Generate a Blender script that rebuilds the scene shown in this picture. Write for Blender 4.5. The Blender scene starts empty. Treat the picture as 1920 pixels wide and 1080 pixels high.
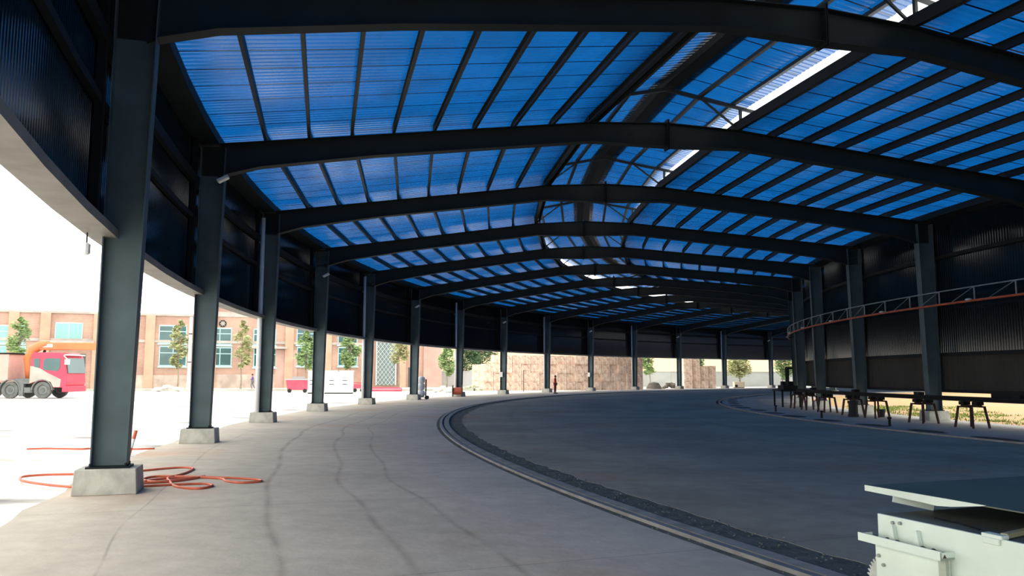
import bpy, math, random
from mathutils import Vector, Matrix
C = bpy.context.scene
col = C.collection
R = random.Random(7)
PI = math.pi

# ------------------------------------------------------------------ camera, sky, exposure
FPX, PITCH, ROLL, EYE = 1507.865, 0.1074527, 0.001248, 1.6
cd = bpy.data.cameras.new('camera'); cam = bpy.data.objects.new('camera', cd); col.objects.link(cam)
cd.sensor_width = 36; cd.lens = FPX / 1920 * 36; cd.clip_end = 2000; cd.clip_start = .05
cam.rotation_euler = (Matrix.Rotation(PI / 2 + PITCH, 3, 'X') @ Matrix.Rotation(ROLL, 3, 'Z')).to_euler()
cam.location = (0, 0, EYE); C.camera = cam
w = bpy.data.worlds.new('overcast'); C.world = w; w.use_nodes = True
bg = w.node_tree.nodes['Background']; bg.inputs[0].default_value = (1.0, 0.985, 0.95, 1); bg.inputs[1].default_value = 3.0
C.view_settings.view_transform = 'Standard'; C.view_settings.look = 'None'
C.view_settings.gamma = 1; C.view_settings.use_curve_mapping = False; C.view_settings.exposure = 0.0
C.cycles.max_bounces = 8; C.cycles.diffuse_bounces = 5; C.cycles.glossy_bounces = 4; C.cycles.transmission_bounces = 4

# ------------------------------------------------------------------ geometry of the round shed
CX, CY, A0, DA = 70.8481227, 33.1846731, 3.42178262, -0.10422216
RO, RI, RM = 79.451, 55.816, 67.684
def ang(k): return A0 + k * DA
def P(k, r, z=0.0): a = ang(k); return Vector((CX + r * math.cos(a), CY + r * math.sin(a), z))
def top_z(x): return 8.31 - .1149 * (abs(x) - 2.1) if abs(x) > 2.1 else 8.31 + (2.1 - abs(x)) * .045
CAMR = cam.rotation_euler.to_matrix()
def ray(px, py): return CAMR @ Vector(((px - 960) / FPX, -(py - 540) / FPX, -1))
def on_y(px, py, Y): d = ray(px, py); t = Y / d.y; return Vector((d.x * t, Y, EYE + d.z * t))
def X_at(px, Y): return (px - 960) / FPX * Y * .994

# ------------------------------------------------------------------ materials
MATS = {}
def mat(name, rgb, rough=.6, metal=0., spec=.5, noise=0., nscale=3., dark=None, bump=0., bscale=20., stretch=None):
    if name in MATS: return MATS[name]
    m = bpy.data.materials.new(name); m.use_nodes = True; nt = m.node_tree; N = nt.nodes; L = nt.links
    b = N['Principled BSDF']; b.inputs['Roughness'].default_value = rough; b.inputs['Metallic'].default_value = metal
    b.inputs['Specular IOR Level'].default_value = spec
    tc = N.new('ShaderNodeTexCoord'); src = tc.outputs['Object']
    if stretch:
        mp = N.new('ShaderNodeMapping'); mp.inputs['Scale'].default_value = stretch; L.new(src, mp.inputs[0]); src = mp.outputs[0]
    if noise:
        n = N.new('ShaderNodeTexNoise'); n.inputs['Scale'].default_value = nscale; n.inputs['Detail'].default_value = 5; L.new(src, n.inputs['Vector'])
        cr = N.new('ShaderNodeValToRGB'); d = dark or [c * (1 - noise) for c in rgb]
        cr.color_ramp.elements[0].position = .35; cr.color_ramp.elements[0].color = (*d, 1)
        cr.color_ramp.elements[1].position = .65; cr.color_ramp.elements[1].color = (*rgb, 1)
        L.new(n.outputs[0], cr.inputs[0]); L.new(cr.outputs[0], b.inputs['Base Color'])
    else: b.inputs['Base Color'].default_value = (*rgb, 1)
    if bump:
        n2 = N.new('ShaderNodeTexNoise'); n2.inputs['Scale'].default_value = bscale; n2.inputs['Detail'].default_value = 4; L.new(src, n2.inputs['Vector'])
        bp = N.new('ShaderNodeBump'); bp.inputs['Strength'].default_value = bump; bp.inputs['Distance'].default_value = .02
        L.new(n2.outputs[0], bp.inputs['Height']); L.new(bp.outputs[0], b.inputs['Normal'])
    MATS[name] = m; return m

steel = mat('blue_grey_steel', (.095, .135, .145), .5, 0, .2, .25, 1.5)
steel_roof = mat('roof_steel', (.018, .025, .024), .6, 0, .2, .3, 1.0)
steel_dark = mat('dark_steel', (.010, .013, .014), .65, 0, .2, .3, 2.)
galv = mat('purlin_steel', (.025, .028, .025), .5, .0, .3, .2, 4.)
clad = mat('dark_blue_cladding', (.004, .012, .017), .13, 0, .6, .25, .6)
clad_low = mat('grey_cladding', (.06, .056, .045), .7, 0, .1, .2, .7)
rim_m = mat('beige_rim', (.27, .245, .205), .6, 0, .4, .3, 2.)
conc = mat('plinth_concrete', (.52, .51, .44), .85, 0, .2, .35, 3.5, None, .3)
pvc = mat('white_pvc', (.82, .85, .85), .35, 0, .5, .08, 2.)
white = mat('white_paint', (.75, .77, .76), .5, 0, .5, .1, 3.)
orange = mat('orange_paint', (.62, .12, .035), .5, 0, .4, .3, 3.)
truss_grey = mat('truss_grey', (.34, .36, .35), .5, .2, .4, .2, 4.)
rubber = mat('black_rubber', (.03, .03, .03), .7, 0, .3, .3, 8.)
leaf = mat('leaf_green', (.36, .5, .22), .7, 0, .2, .4, 1.2)
leaf2 = mat('leaf_dark', (.11, .2, .1), .7, 0, .2, .45, 1.)
leaf3 = mat('leaf_pale', (.52, .54, .28), .7, 0, .2, .35, 1.)
bark = mat('bark', (.35, .29, .22), .9, 0, .1, .3, 3.)

def sheet_mat(name, rgb, tr):
    m = bpy.data.materials.new(name); m.use_nodes = True; nt = m.node_tree; N = nt.nodes; L = nt.links
    N.remove(N['Principled BSDF']); out = N['Material Output']
    t = N.new('ShaderNodeBsdfTranslucent'); d = N.new('ShaderNodeBsdfDiffuse'); g = N.new('ShaderNodeBsdfGlossy')
    tc = N.new('ShaderNodeTexCoord'); n = N.new('ShaderNodeTexNoise'); n.inputs['Scale'].default_value = .9; n.inputs['Detail'].default_value = 4
    L.new(tc.outputs['Object'], n.inputs['Vector'])
    cr = N.new('ShaderNodeValToRGB'); cr.color_ramp.elements[0].color = (*[c * .78 for c in rgb], 1); cr.color_ramp.elements[1].color = (*rgb, 1)
    cr.color_ramp.elements[0].position = .35; cr.color_ramp.elements[1].position = .6
    L.new(n.outputs[0], cr.inputs[0]); L.new(cr.outputs[0], t.inputs[0]); L.new(cr.outputs[0], d.inputs[0])
    g.inputs['Roughness'].default_value = .22; g.inputs[0].default_value = (.9, .95, 1, 1)
    mx = N.new('ShaderNodeMixShader'); mx.inputs[0].default_value = tr; L.new(d.outputs[0], mx.inputs[1]); L.new(t.outputs[0], mx.inputs[2])
    f = N.new('ShaderNodeFresnel'); f.inputs[0].default_value = 1.95
    m2 = N.new('ShaderNodeMixShader'); L.new(f.outputs[0], m2.inputs[0]); L.new(mx.outputs[0], m2.inputs[1]); L.new(g.outputs[0], m2.inputs[2])
    L.new(m2.outputs[0], out.inputs[0]); MATS[name] = m; return m
blue = sheet_mat('blue_translucent_sheet', (.0015, .062, .222), .8)
blue_lap = sheet_mat('blue_sheet_lap', (.001, .016, .07), .55)

def floor_mat(name, base, dark, marks, oil=0):
    m = bpy.data.materials.new(name); m.use_nodes = True; nt = m.node_tree; N = nt.nodes; L = nt.links
    b = N['Principled BSDF']; b.inputs['Roughness'].default_value = .85; b.inputs['Specular IOR Level'].default_value = .12
    tc = N.new('ShaderNodeTexCoord'); pos = tc.outputs['Object']
    def noise(s, det=5, vec=pos, rough=.5):
        n = N.new('ShaderNodeTexNoise'); n.inputs['Scale'].default_value = s; n.inputs['Detail'].default_value = det; n.inputs['Roughness'].default_value = rough
        L.new(vec, n.inputs['Vector']); return n.outputs[0]
    def ramp(v, a, ca, bb, cb):
        c = N.new('ShaderNodeValToRGB'); c.color_ramp.elements[0].position = a; c.color_ramp.elements[0].color = (*ca, 1)
        c.color_ramp.elements[1].position = bb; c.color_ramp.elements[1].color = (*cb, 1); L.new(v, c.inputs[0]); return c.outputs[0]
    def mixc(f, a, bb, typ='MIX'):
        x = N.new('ShaderNodeMix'); x.data_type = 'RGBA'; x.blend_type = typ
        if isinstance(f, float): x.inputs[0].default_value = f
        else: L.new(f, x.inputs[0])
        L.new(a, x.inputs[6])
        if isinstance(bb, tuple): x.inputs[7].default_value = (*bb, 1)
        else: L.new(bb, x.inputs[7])
        return x.outputs[2]
    def math_(op, a, bb=None, c=None):
        x = N.new('ShaderNodeMath'); x.operation = op
        for i, v in enumerate((a, bb, c)):
            if v is None: continue
            if isinstance(v, (int, float)): x.inputs[i].default_value = v
            else: L.new(v, x.inputs[i])
        return x.outputs[0]
    colr = ramp(noise(.35, 6), .35, dark, .65, base)
    colr = mixc(ramp(noise(.22, 3, rough=.6), .55, (0, 0, 0), .72, (1, 1, 1)), colr, tuple(c * k for c, k in zip(base, (.92, .74, .66))))
    sm = noise(3., 6)
    colr = mixc(.5, colr, ramp(sm, .3, (.75, .75, .75), .7, (1.1, 1.1, 1.1)), 'MULTIPLY')
    # polar coordinates about the middle of the ring
    sb = N.new('ShaderNodeVectorMath'); sb.operation = 'SUBTRACT'; L.new(pos, sb.inputs[0]); sb.inputs[1].default_value = (CX, CY, 0)
    sx = N.new('ShaderNodeSeparateXYZ'); L.new(sb.outputs[0], sx.inputs[0])
    rr = math_('SQRT', math_('ADD', math_('MULTIPLY', sx.outputs[0], sx.outputs[0]), math_('MULTIPLY', sx.outputs[1], sx.outputs[1])))
    aa = math_('ARCTAN2', sx.outputs[1], sx.outputs[0])
    warp = math_('MULTIPLY', math_('SUBTRACT', noise(.09, 2), .5), 1.6)
    rw = math_('ADD', rr, warp)
    for (r0, wd, amt) in marks:
        d = math_('ABSOLUTE', math_('SUBTRACT', rw, r0))
        mk = math_('MULTIPLY', math_('SUBTRACT', 1., math_('MINIMUM', math_('DIVIDE', d, wd), 1.)), amt)
        mk = math_('MULTIPLY', mk, ramp(noise(1.1, 4), .35, (.3, .3, .3), .6, (1, 1, 1)))
        colr = mixc(mk, colr, (.13, .115, .09))
    if oil:
        fa = math_('MULTIPLY', math_('SUBTRACT', math_('FRACT', math_('MULTIPLY', aa, 1 / .0469)), .5), 3.2)
        fr = math_('DIVIDE', math_('SUBTRACT', rw, oil), .36)
        dd = math_('ADD', math_('MULTIPLY', fa, fa), math_('MULTIPLY', fr, fr))
        dd = math_('ADD', dd, math_('MULTIPLY', math_('SUBTRACT', noise(2.5, 4), .5), 1.2))
        colr = mixc(ramp(dd, .75, (.9, .9, .9), 1.0, (0, 0, 0)), colr, (.03, .03, .028))
    # straight radial joints in the slab
    j = math_('ABSOLUTE', math_('SUBTRACT', math_('FRACT', math_('MULTIPLY', aa, 1 / .0521)), .5))
    jm = math_('LESS_THAN', j, .0025)
    colr = mixc(math_('MULTIPLY', jm, .35), colr, (.12, .11, .1))
    L.new(colr, b.inputs['Base Color'])
    bp = N.new('ShaderNodeBump'); bp.inputs['Strength'].default_value = .25; bp.inputs['Distance'].default_value = .02; L.new(noise(9., 5), bp.inputs['Height']); L.new(bp.outputs[0], b.inputs['Normal'])
    MATS[name] = m; return m
fl_out = floor_mat('outer_slab', (.56, .50, .405), (.465, .42, .345), [(77.25, .07, .45), (76.2, .06, .4), (75.45, .05, .35), (78.75, .025, .4)])
fl_mid = floor_mat('middle_slab', (.45, .385, .28), (.32, .28, .21), [(70.9, .25, .2), (64.4, .3, .2)])
fl_in = floor_mat('inner_strip', (.46, .43, .37), (.34, .32, .28), [(58.3, .3, .15)], 59.75)
yard_m = mat('yard_concrete', (.80, .77, .71), .85, 0, .2, 1, .35, (.24, .23, .21), 0, 1, (1, 2.2, 1))
yard_m.node_tree.nodes['Color Ramp'].color_ramp.elements[0].position = .33; yard_m.node_tree.nodes['Color Ramp'].color_ramp.elements[1].position = .47
earth_m = mat('orange_earth', (.58, .33, .2), .95, 0, .1, 1, .35, (.42, .34, .16), .4, 6.)
gravel_m = mat('trench_gravel', (.16, .165, .14), .95, 0, .1, .4, 5., None, .5, 18.)
hill_m = mat('hill_earth', (.72, .45, .28), .95, 0, .1, 1, .1, (.5, .47, .26), .5, 2.)

# ------------------------------------------------------------------ mesh helpers
class MB:
    def __init__(s): s.v = []; s.f = []; s.mi = []
    def face(s, pts, mi=0):
        i = len(s.v); s.v += [Vector(p) for p in pts]; s.f.append(tuple(range(i, i + len(pts)))); s.mi.append(mi)
    def hexa(s, b, t, mi=0):
        i = len(s.v); n = len(b); s.v += [Vector(p) for p in b] + [Vector(p) for p in t]
        s.f.append(tuple(i + q for q in reversed(range(n)))); s.f.append(tuple(i + n + q for q in range(n)))
        for q in range(n): s.f.append((i + q, i + (q + 1) % n, i + n + (q + 1) % n, i + n + q))
        s.mi += [mi] * (n + 2)
    def box(s, x0, x1, y0, y1, z0, z1, mi=0, M=None):
        b = [Vector(p) for p in ((x0, y0, z0), (x1, y0, z0), (x1, y1, z0), (x0, y1, z0))]; t = [Vector((p.x, p.y, z1)) for p in b]
        if M: b = [M @ p for p in b]; t = [M @ p for p in t]
        s.hexa(b, t, mi)
    def tube(s, pts, r, n=8, mi=0, cap=True):
        pts = [Vector(p) for p in pts]; rs = r if isinstance(r, (list, tuple)) else [r] * len(pts)
        base = len(s.v); u = None
        for q, p in enumerate(pts):
            d = (pts[min(q + 1, len(pts) - 1)] - pts[max(q - 1, 0)]).normalized()
            if u is None: u = d.orthogonal().normalized()
            else: u = (u - d * u.dot(d)).normalized()
            vv = d.cross(u)
            for j in range(n): a = 2 * PI * j / n; s.v.append(p + (u * math.cos(a) + vv * math.sin(a)) * rs[q])
        for q in range(len(pts) - 1):
            for j in range(n):
                a = base + q * n + j; b = base + q * n + (j + 1) % n; s.f.append((a, b, b + n, a + n)); s.mi.append(mi)
        if cap:
            s.f.append(tuple(base + j for j in reversed(range(n)))); e = base + (len(pts) - 1) * n
            s.f.append(tuple(e + j for j in range(n))); s.mi += [mi, mi]
    def bar(s, a, b, wx, wy, mi=0, up=(0, 0, 1)):
        a = Vector(a); b = Vector(b); d = (b - a).normalized(); u = Vector(up)
        x = d.cross(u); x = x.normalized() if x.length > 1e-4 else d.orthogonal().normalized(); y = x.cross(d)
        c = [x * (sx * wx / 2) + y * (sy * wy / 2) for sx, sy in ((-1, -1), (1, -1), (1, 1), (-1, 1))]
        s.hexa([a + q for q in c], [b + q for q in c], mi)
    def lathe(s, prof, n=24, M=None, mi=0):
        base = len(s.v); M = M or Matrix()
        for (r, z) in prof:
            for j in range(n): a = 2 * PI * j / n; s.v.append(M @ Vector((r * math.cos(a), r * math.sin(a), z)))
        for q in range(len(prof) - 1):
            for j in range(n):
                a = base + q * n + j; b = base + q * n + (j + 1) % n; s.f.append((a, b, b + n, a + n)); s.mi.append(mi)
        s.f.append(tuple(base + j for j in reversed(range(n)))); e = base + (len(prof) - 1) * n
        s.f.append(tuple(e + j for j in range(n))); s.mi += [mi, mi]
    def prism(s, prof, y0, y1, mi=0, M=None):          # profile in x,z extruded along y
        b = [Vector((x, y0, z)) for x, z in prof]; t = [Vector((x, y1, z)) for x, z in prof]
        if M: b = [M @ p for p in b]; t = [M @ p for p in t]
        s.hexa(b, t, mi)
    def build(s, name, m, parent=None, smooth=False, bevel=0):
        me = bpy.data.meshes.new(name); me.from_pydata(s.v, [], s.f)
        for q in (m if isinstance(m, (list, tuple)) else [m]): me.materials.append(q)
        for i, p in enumerate(me.polygons): p.material_index = s.mi[i]; p.use_smooth = smooth
        me.update(); o = bpy.data.objects.new(name, me); col.objects.link(o)
        if parent: o.parent = parent
        if bevel:
            b = o.modifiers.new('bevel', 'BEVEL'); b.width = bevel; b.segments = 2; b.limit_method = 'ANGLE'
        return o
def empty(name, loc=(0, 0, 0), rz=0):
    o = bpy.data.objects.new(name, None); col.objects.link(o); o.location = loc; o.rotation_euler = (0, 0, rz); o.empty_display_size = .2; return o
def tag(o, label=None, cat=None, group=None, kind=None):
    if label: o['label'] = label
    if cat: o['category'] = cat
    if group: o['group'] = group
    if kind: o['kind'] = kind
    return o
def kids(o): return list(o.children)
def copy_tree(o, parent=None):
    c = o.copy(); col.objects.link(c)
    if parent: c.parent = parent
    for ch in kids(o): copy_tree(ch, c)
    return c
ORD = ['first', 'second', 'third', 'fourth', 'fifth', 'sixth', 'seventh', 'eighth', 'ninth', 'tenth', 'eleventh', 'twelfth', 'thirteenth', 'fourteenth', 'fifteenth', 'sixteenth', 'seventeenth', 'eighteenth']

# ------------------------------------------------------------------ ground and floor
def ring(name, r0, r1, z, m, k0=-14.29, k1=46, n=640, jag=0, thick=0, kind='structure'):
    b = MB(); prev = None
    for i in range(n + 1):
        k = k0 + (k1 - k0) * i / n
        a = P(k, r0 + (R.uniform(-jag, jag) if jag > 0 else 0), z); c = P(k, r1 + (R.uniform(jag, -jag) if jag < 0 else 0), z)
        cur = (a, c)
        if prev:
            if thick:
                dz = Vector((0, 0, thick))
                b.face([prev[0], prev[1], cur[1], cur[0]][::-1]); b.face([prev[1], cur[1], cur[1] - dz, prev[1] - dz]); b.face([cur[0], prev[0], prev[0] - dz, cur[0] - dz])
            else: b.face([prev[0], prev[1], cur[1], cur[0]][::-1])
        prev = cur
    o = b.build(name, m); return tag(o, kind=kind)
def disc(name, r0, r1, z, m):
    b = MB(); n = 160
    for i in range(n):
        a, c = 2 * PI * i / n, 2 * PI * (i + 1) / n
        f = lambda r, t: Vector((CX + r * math.cos(t), CY + r * math.sin(t), z))
        if r0: b.face([f(r0, a), f(r1, a), f(r1, c), f(r0, c)])
        else: b.face([Vector((CX, CY, z)), f(r1, a), f(r1, c)])
    return tag(b.build(name, m), kind='structure')
disc('yard_ground', 79.9, 420, -.05, yard_m)
disc('field_ground', 0, 55.1, -.05, earth_m)
ring('floor', 73.6, 80.1, 0, fl_out, thick=.12, jag=-.07)
ring('floor', 60.62, 72.72, 0, fl_mid, thick=.12, n=1500, jag=-.05)
ring('floor', 55.0, 60.28, 0, fl_in, thick=.12)
ring('trench_floor', 72.5, 73.62, -.003, gravel_m)
ring('trench_floor', 60.2, 60.7, -.08, steel_dark)
ring('trim_1', 73.2, 73.36, .025, mat('kerb_grey', (.36, .345, .3), .9, 0, .1, .3, 3.), thick=.07)
ring('trim_2', 73.42, 73.5, .035, mat('rail_steel', (.3, .29, .27), .5, .3, .5, .3, 3.), thick=.09)
ring('trim_3', 60.4, 60.48, .03, MATS['rail_steel'], thick=.1)
# loose gravel in the trench
g = MB()
for i in range(1500):
    k = R.uniform(-1.2, 3.5) if i < 1100 else R.uniform(3, 9)
    p = P(k, R.uniform(72.6, 73.2) if R.random() < .93 else R.uniform(73.5, 73.62), -.004); s = R.uniform(.008, .022)
    if p.length > 6:
        g.hexa([p + Vector((s * math.cos(a) * R.uniform(.7, 1.2), s * math.sin(a), -s * .3)) for a in (0, 1.6, 3.1, 4.7)],
               [p + Vector((s * .6 * math.cos(a + .3), s * .6 * math.sin(a + .3), s * R.uniform(.4, .8))) for a in (0, 1.6, 3.1, 4.7)])
tag(g.build('gravel', mat('gravel_stone', (.2, .2, .17), .9, 0, .1, .5, 5.)), 'loose grey gravel lying in the curved trench beside the rail', 'gravel', kind='stuff')

# ------------------------------------------------------------------ walls of the shed
def corr_wall(name, r, z0, z1, m, pitch, depth, k0, k1, flip=1):
    b = MB(); L_ = abs((k1 - k0) * DA) * r; n = int(L_ / pitch); vb = []
    for i in range(n + 1):
        for q, (fr, dp) in enumerate(((0, 0), (.35, 0), (.5, 1), (.85, 1))):
            k = k0 + (k1 - k0) * (i + fr) / n; rr = r + flip * depth * dp
            vb.append((P(k, rr, z0), P(k, rr, z1)))
    b.v = [p for pr in vb for p in pr]
    for i in range(len(vb) - 1): b.f.append((2 * i, 2 * i + 1, 2 * i + 3, 2 * i + 2)); b.mi.append(0)
    return tag(b.build(name, m), kind='structure')
K0, K1 = -14, 46  # unseen bays added round the full ring to shut out sky light
corr_wall('wall_outer', RO + .34, 3.6, 7.5, clad, .1, .018, K0 - .287, K1)
corr_wall('wall_inner', RI - .34, 2.35, 7.5, clad, .12, .018, K0 - .287, K1, -1)
corr_wall('wall_inner_lower', RI - .34, 1.07, 2.33, clad_low, .3, .015, K0 - .287, K1, -1)
def seg_ring(b, r0, r1, z0, z1, k0, k1, step=.25):
    n = max(1, int(round((k1 - k0) / step)))
    for i in range(n):
        a, c = k0 + (k1 - k0) * i / n, k0 + (k1 - k0) * (i + 1) / n
        b.hexa([P(a, r0, z0), P(a, r1, z0), P(c, r1, z0), P(c, r0, z0)], [P(a, r0, z1), P(a, r1, z1), P(c, r1, z1), P(c, r0, z1)])
def struct_ring(name, m, r0, r1, z0, z1, k0=K0, k1=K1):
    b = MB(); seg_ring(b, r0, r1, z0, z1, k0, k1); return tag(b.build(name, m), kind='structure')
struct_ring('trim_4', rim_m, RO + .05, RO + .42, 3.5, 3.62)
struct_ring('trim_5', steel_dark, RO + .24, RO + .335, 5.25, 5.37)
struct_ring('trim_6', steel_dark, RO + .22, RO + .335, 6.12, 6.34)
struct_ring('trim_7', steel_roof, RO - .2, RO + .4, 7.2, 7.42)
struct_ring('trim_8', steel_roof, RI - .4, RI + .2, 7.2, 7.42, K0, K1)
struct_ring('trim_9', steel_dark, RI - .335, RI - .22, 5.78, 5.9, K0, K1)
struct_ring('trim_10', steel_dark, RI - .335, RI - .22, 2.28, 2.4, K0, K1)
struct_ring('trim_11', steel_dark, RI - .36, RI - .22, 1.0, 1.1, K0, K1)
struct_ring('trim_12', steel_dark, RI - .36, RI - .3, .86, 1.0, K0, 1.55)
for k in range(-1, 14):  # narrow dark upright strip on the wall just before each column
    b = MB(); M = Matrix.Translation(P(k - .07, RO + .25, 0)) @ Matrix.Rotation(ang(k - .07), 4, 'Z'); b.box(-.04, .07, -.06, .06, 3.6, 7.2, M=M)
    tag(b.build('dark_strip', steel_dark), kind='structure')

# ------------------------------------------------------------------ columns on plinths
def column_mesh(b, h0, h1, w0=.45, w1=.58, fl=.3, tf=.016, tw=.012, out=.225):
    def xs(z): t = (z - h0) / (h1 - h0); return out, out - (w0 + (w1 - w0) * t)
    o0, i0 = xs(h0); o1, i1 = xs(h1)
    b.hexa([(o0 - tf, -fl / 2, h0), (o0, -fl / 2, h0), (o0, fl / 2, h0), (o0 - tf, fl / 2, h0)], [(o1 - tf, -fl / 2, h1), (o1, -fl / 2, h1), (o1, fl / 2, h1), (o1 - tf, fl / 2, h1)])
    b.hexa([(i0, -fl / 2, h0), (i0 + tf, -fl / 2, h0), (i0 + tf, fl / 2, h0), (i0, fl / 2, h0)], [(i1, -fl / 2, h1), (i1 + tf, -fl / 2, h1), (i1 + tf, fl / 2, h1), (i1, fl / 2, h1)])
    b.hexa([(i0 + tf, -tw / 2, h0), (o0 - tf, -tw / 2, h0), (o0 - tf, tw / 2, h0), (i0 + tf, tw / 2, h0)], [(i1 + tf, -tw / 2, h1), (o1 - tf, -tw / 2, h1), (o1 - tf, tw / 2, h1), (i1 + tf, tw / 2, h1)])
def make_column():
    t = empty('steel_column')
    b = MB(); column_mesh(b, .36, 7.12); b.build('column_section', steel, t)
    b = MB(); b.box(-.27, .27, -.19, .19, .335, .36)
    for sx in (-.22, .22):
        for sy in (-.14, .14): b.lathe([(.016, .36), (.016, .40)], 6, Matrix.Translation((sx, sy, 0)))
    b.build('base_plate', steel_dark, t)
    return t
def make_pipe(parent):
    b = MB(); b.tube([(.17, .235, .337), (.17, .235, 6.95)], .078, 14); o = b.build('downpipe', pvc, parent, True)
    b = MB()
    for z in (1.8, 3.6, 5.2): b.lathe([(.085, z), (.085, z + .06)], 14, Matrix.Translation((.17, .235, 0)))
    b.box(.24, .40, .17, .30, 6.1, 6.28); b.build('pipe_hopper', pvc, o)
    return o
def make_plinth():
    b = MB(); b.hexa([(-.40, -.32, 0), (.40, -.32, 0), (.40, .32, 0), (-.40, .32, 0)], [(-.375, -.3, .335), (.375, -.3, .335), (.375, .3, .335), (-.375, .3, .335)])
    return b.build('concrete_plinth', conc, bevel=.012)
pc = make_column(); pp = make_plinth(); first = True
pipe0 = None
for k in range(0, 15):
    c = pc if k == 0 else copy_tree(pc)
    q = pp if k == 0 else copy_tree(pp)
    for o in (c, q): o.location = P(k, RO); o.rotation_euler = (0, 0, ang(k))
    pipe = (k % 2 == 0 and k >= 2)
    where = 'nearest the camera at far left' if k == 0 else f'{ORD[k]} along from the camera'
    tag(c, ('blue-grey steel outer column carrying a white downpipe, ' if pipe else 'bare blue-grey steel outer column, ') + where, 'column', 'outer columns of the shed')
    tag(q, f'concrete plinth under the outer column {where}', 'plinth', 'outer concrete plinths')
for k, c in enumerate([o for o in col.objects if o.name.startswith('steel_column')]):
    pass
outer_cols = sorted([o for o in col.objects if o.name.startswith('steel_column')], key=lambda o: o.name)
for k in range(2, 15, 2):
    if pipe0 is None: pipe0 = make_pipe(outer_cols[k]); tag(pipe0, 'white plastic downpipe')
    else: copy_tree(pipe0, outer_cols[k])
for k in range(0, 10):
    c = copy_tree(pc); q = copy_tree(pp)
    for o in (c, q): o.location = P(k, RI); o.rotation_euler = (0, 0, ang(k) + PI)
    where = f'{ORD[k]} along from the camera'
    tag(c, f'dark steel inner column on the right side, {where}', 'column', 'inner columns of the shed')
    tag(q, f'concrete plinth under the inner column {where}', 'plinth', 'inner concrete plinths')
    for ch in kids(c):
        if ch.name.startswith('downpipe'): bpy.data.objects.remove(ch)

# ------------------------------------------------------------------ rafters
RP = [(0, 7.76), (2.1, 7.80), (7.85, 7.12), (10.6, 6.70), (11.5, 6.44), (11.57, 6.40)]
def make_rafter():
    t = empty('rafter')
    half = RP
    pts = [(-x, z) for x, z in reversed(half)] + half[1:]
    b = MB(); tw = .012; f = .14
    for (xa, za), (xb, zb) in zip(pts[:-1], pts[1:]):
        ta, tb = top_z(xa), top_z(xb)
        b.hexa([(xa, -tw / 2, za), (xb, -tw / 2, zb), (xb, tw / 2, zb), (xa, tw / 2, za)], [(xa, -tw / 2, ta), (xb, -tw / 2, tb), (xb, tw / 2, tb), (xa, tw / 2, ta)])
    b.build('web', steel_roof, t)
    b = MB()
    for (xa, za), (xb, zb) in zip(pts[:-1], pts[1:]):
        b.hexa([(xa, -f, za - .016), (xb, -f, zb - .016), (xb, f, zb - .016), (xa, f, za - .016)], [(xa, -f, za), (xb, -f, zb), (xb, f, zb), (xa, f, za)])
    b.build('bottom_flange', steel_roof, t)
    b = MB(); tp = [-12.0, -2.1, 0, 2.1, 12.0]
    for xa, xb in zip(tp[:-1], tp[1:]):
        ta, tb = top_z(xa), top_z(xb)
        b.hexa([(xa, -f, ta - .016), (xb, -f, tb - .016), (xb, f, tb - .016), (xa, f, ta - .016)], [(xa, -f, ta), (xb, -f, tb), (xb, f, tb), (xa, f, ta)])
    for s in (-1, 1): b.box(min(s * 11.57, s * 12.0), max(s * 11.57, s * 12.0), -.006, .006, 6.42, top_z(12) - .02)
    b.build('top_flange', steel_roof, t)
    b = MB()
    for s in (-1, 1): b.box(s * .02 - .008, s * .02 + .008, -.16, .16, 7.68, 8.5)
    for z in (7.8, 7.95, 8.15, 8.3): b.lathe([(.018, -.06), (.018, .06)], 6, Matrix.Translation((0, .09, z)) @ Matrix.Rotation(PI / 2, 4, 'Y'))
    b.build('ridge_plate', steel_dark, t)
    return t
raf = make_rafter()
for k in range(-1, 15):
    o = raf if k == -1 else copy_tree(raf)
    o.location = P(k, RM); o.rotation_euler = (0, 0, ang(k))
    if k == -1: tag(o, 'dark steel portal rafter overhead, almost out of the top of the frame', 'rafter', 'portal rafters')
    else: tag(o, f'dark tapered steel rafter spanning the shed at the {ORD[k]} outer column', 'rafter', 'portal rafters')

# ------------------------------------------------------------------ purlins, roof sheets, ridge monitor
XP = [2.11 + 1.045 * i for i in range(9)]
def chord(k, r, z): return P(k, r, z), P(k + 1, r, z)
for k in range(-2, 14):
    bay = 'before the first rafter' if k < 0 else f'between the {ORD[k]} and {ORD[k + 1]} rafters'
    if k < -1: continue
    for side, sn in ((1, 'outer'), (-1, 'inner')):
        for i, x in enumerate(XP):
            a, c = chord(k, RM + side * x, top_z(x) + .1)
            b = MB(); d = c - a; l = d.length / 2; wv = .1 if i == 0 else .065
            for (o0, o1, z0, z1) in ((-.008, .0, -.1, .1), (0, wv, .09, .1), (0, wv, -.1, -.09), (wv - .006, wv, -.09, -.07)): b.box(-l, l, o0, o1, z0, z1)
            o = b.build('purlin', galv); o.location = (a + c) / 2; o.rotation_euler = (0, 0, math.atan2(d.y, d.x))
            tag(o, f'{sn} slope purlin, {ORD[i]} below the ridge, {bay}', 'purlin', f'{sn} slope purlins')
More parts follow.
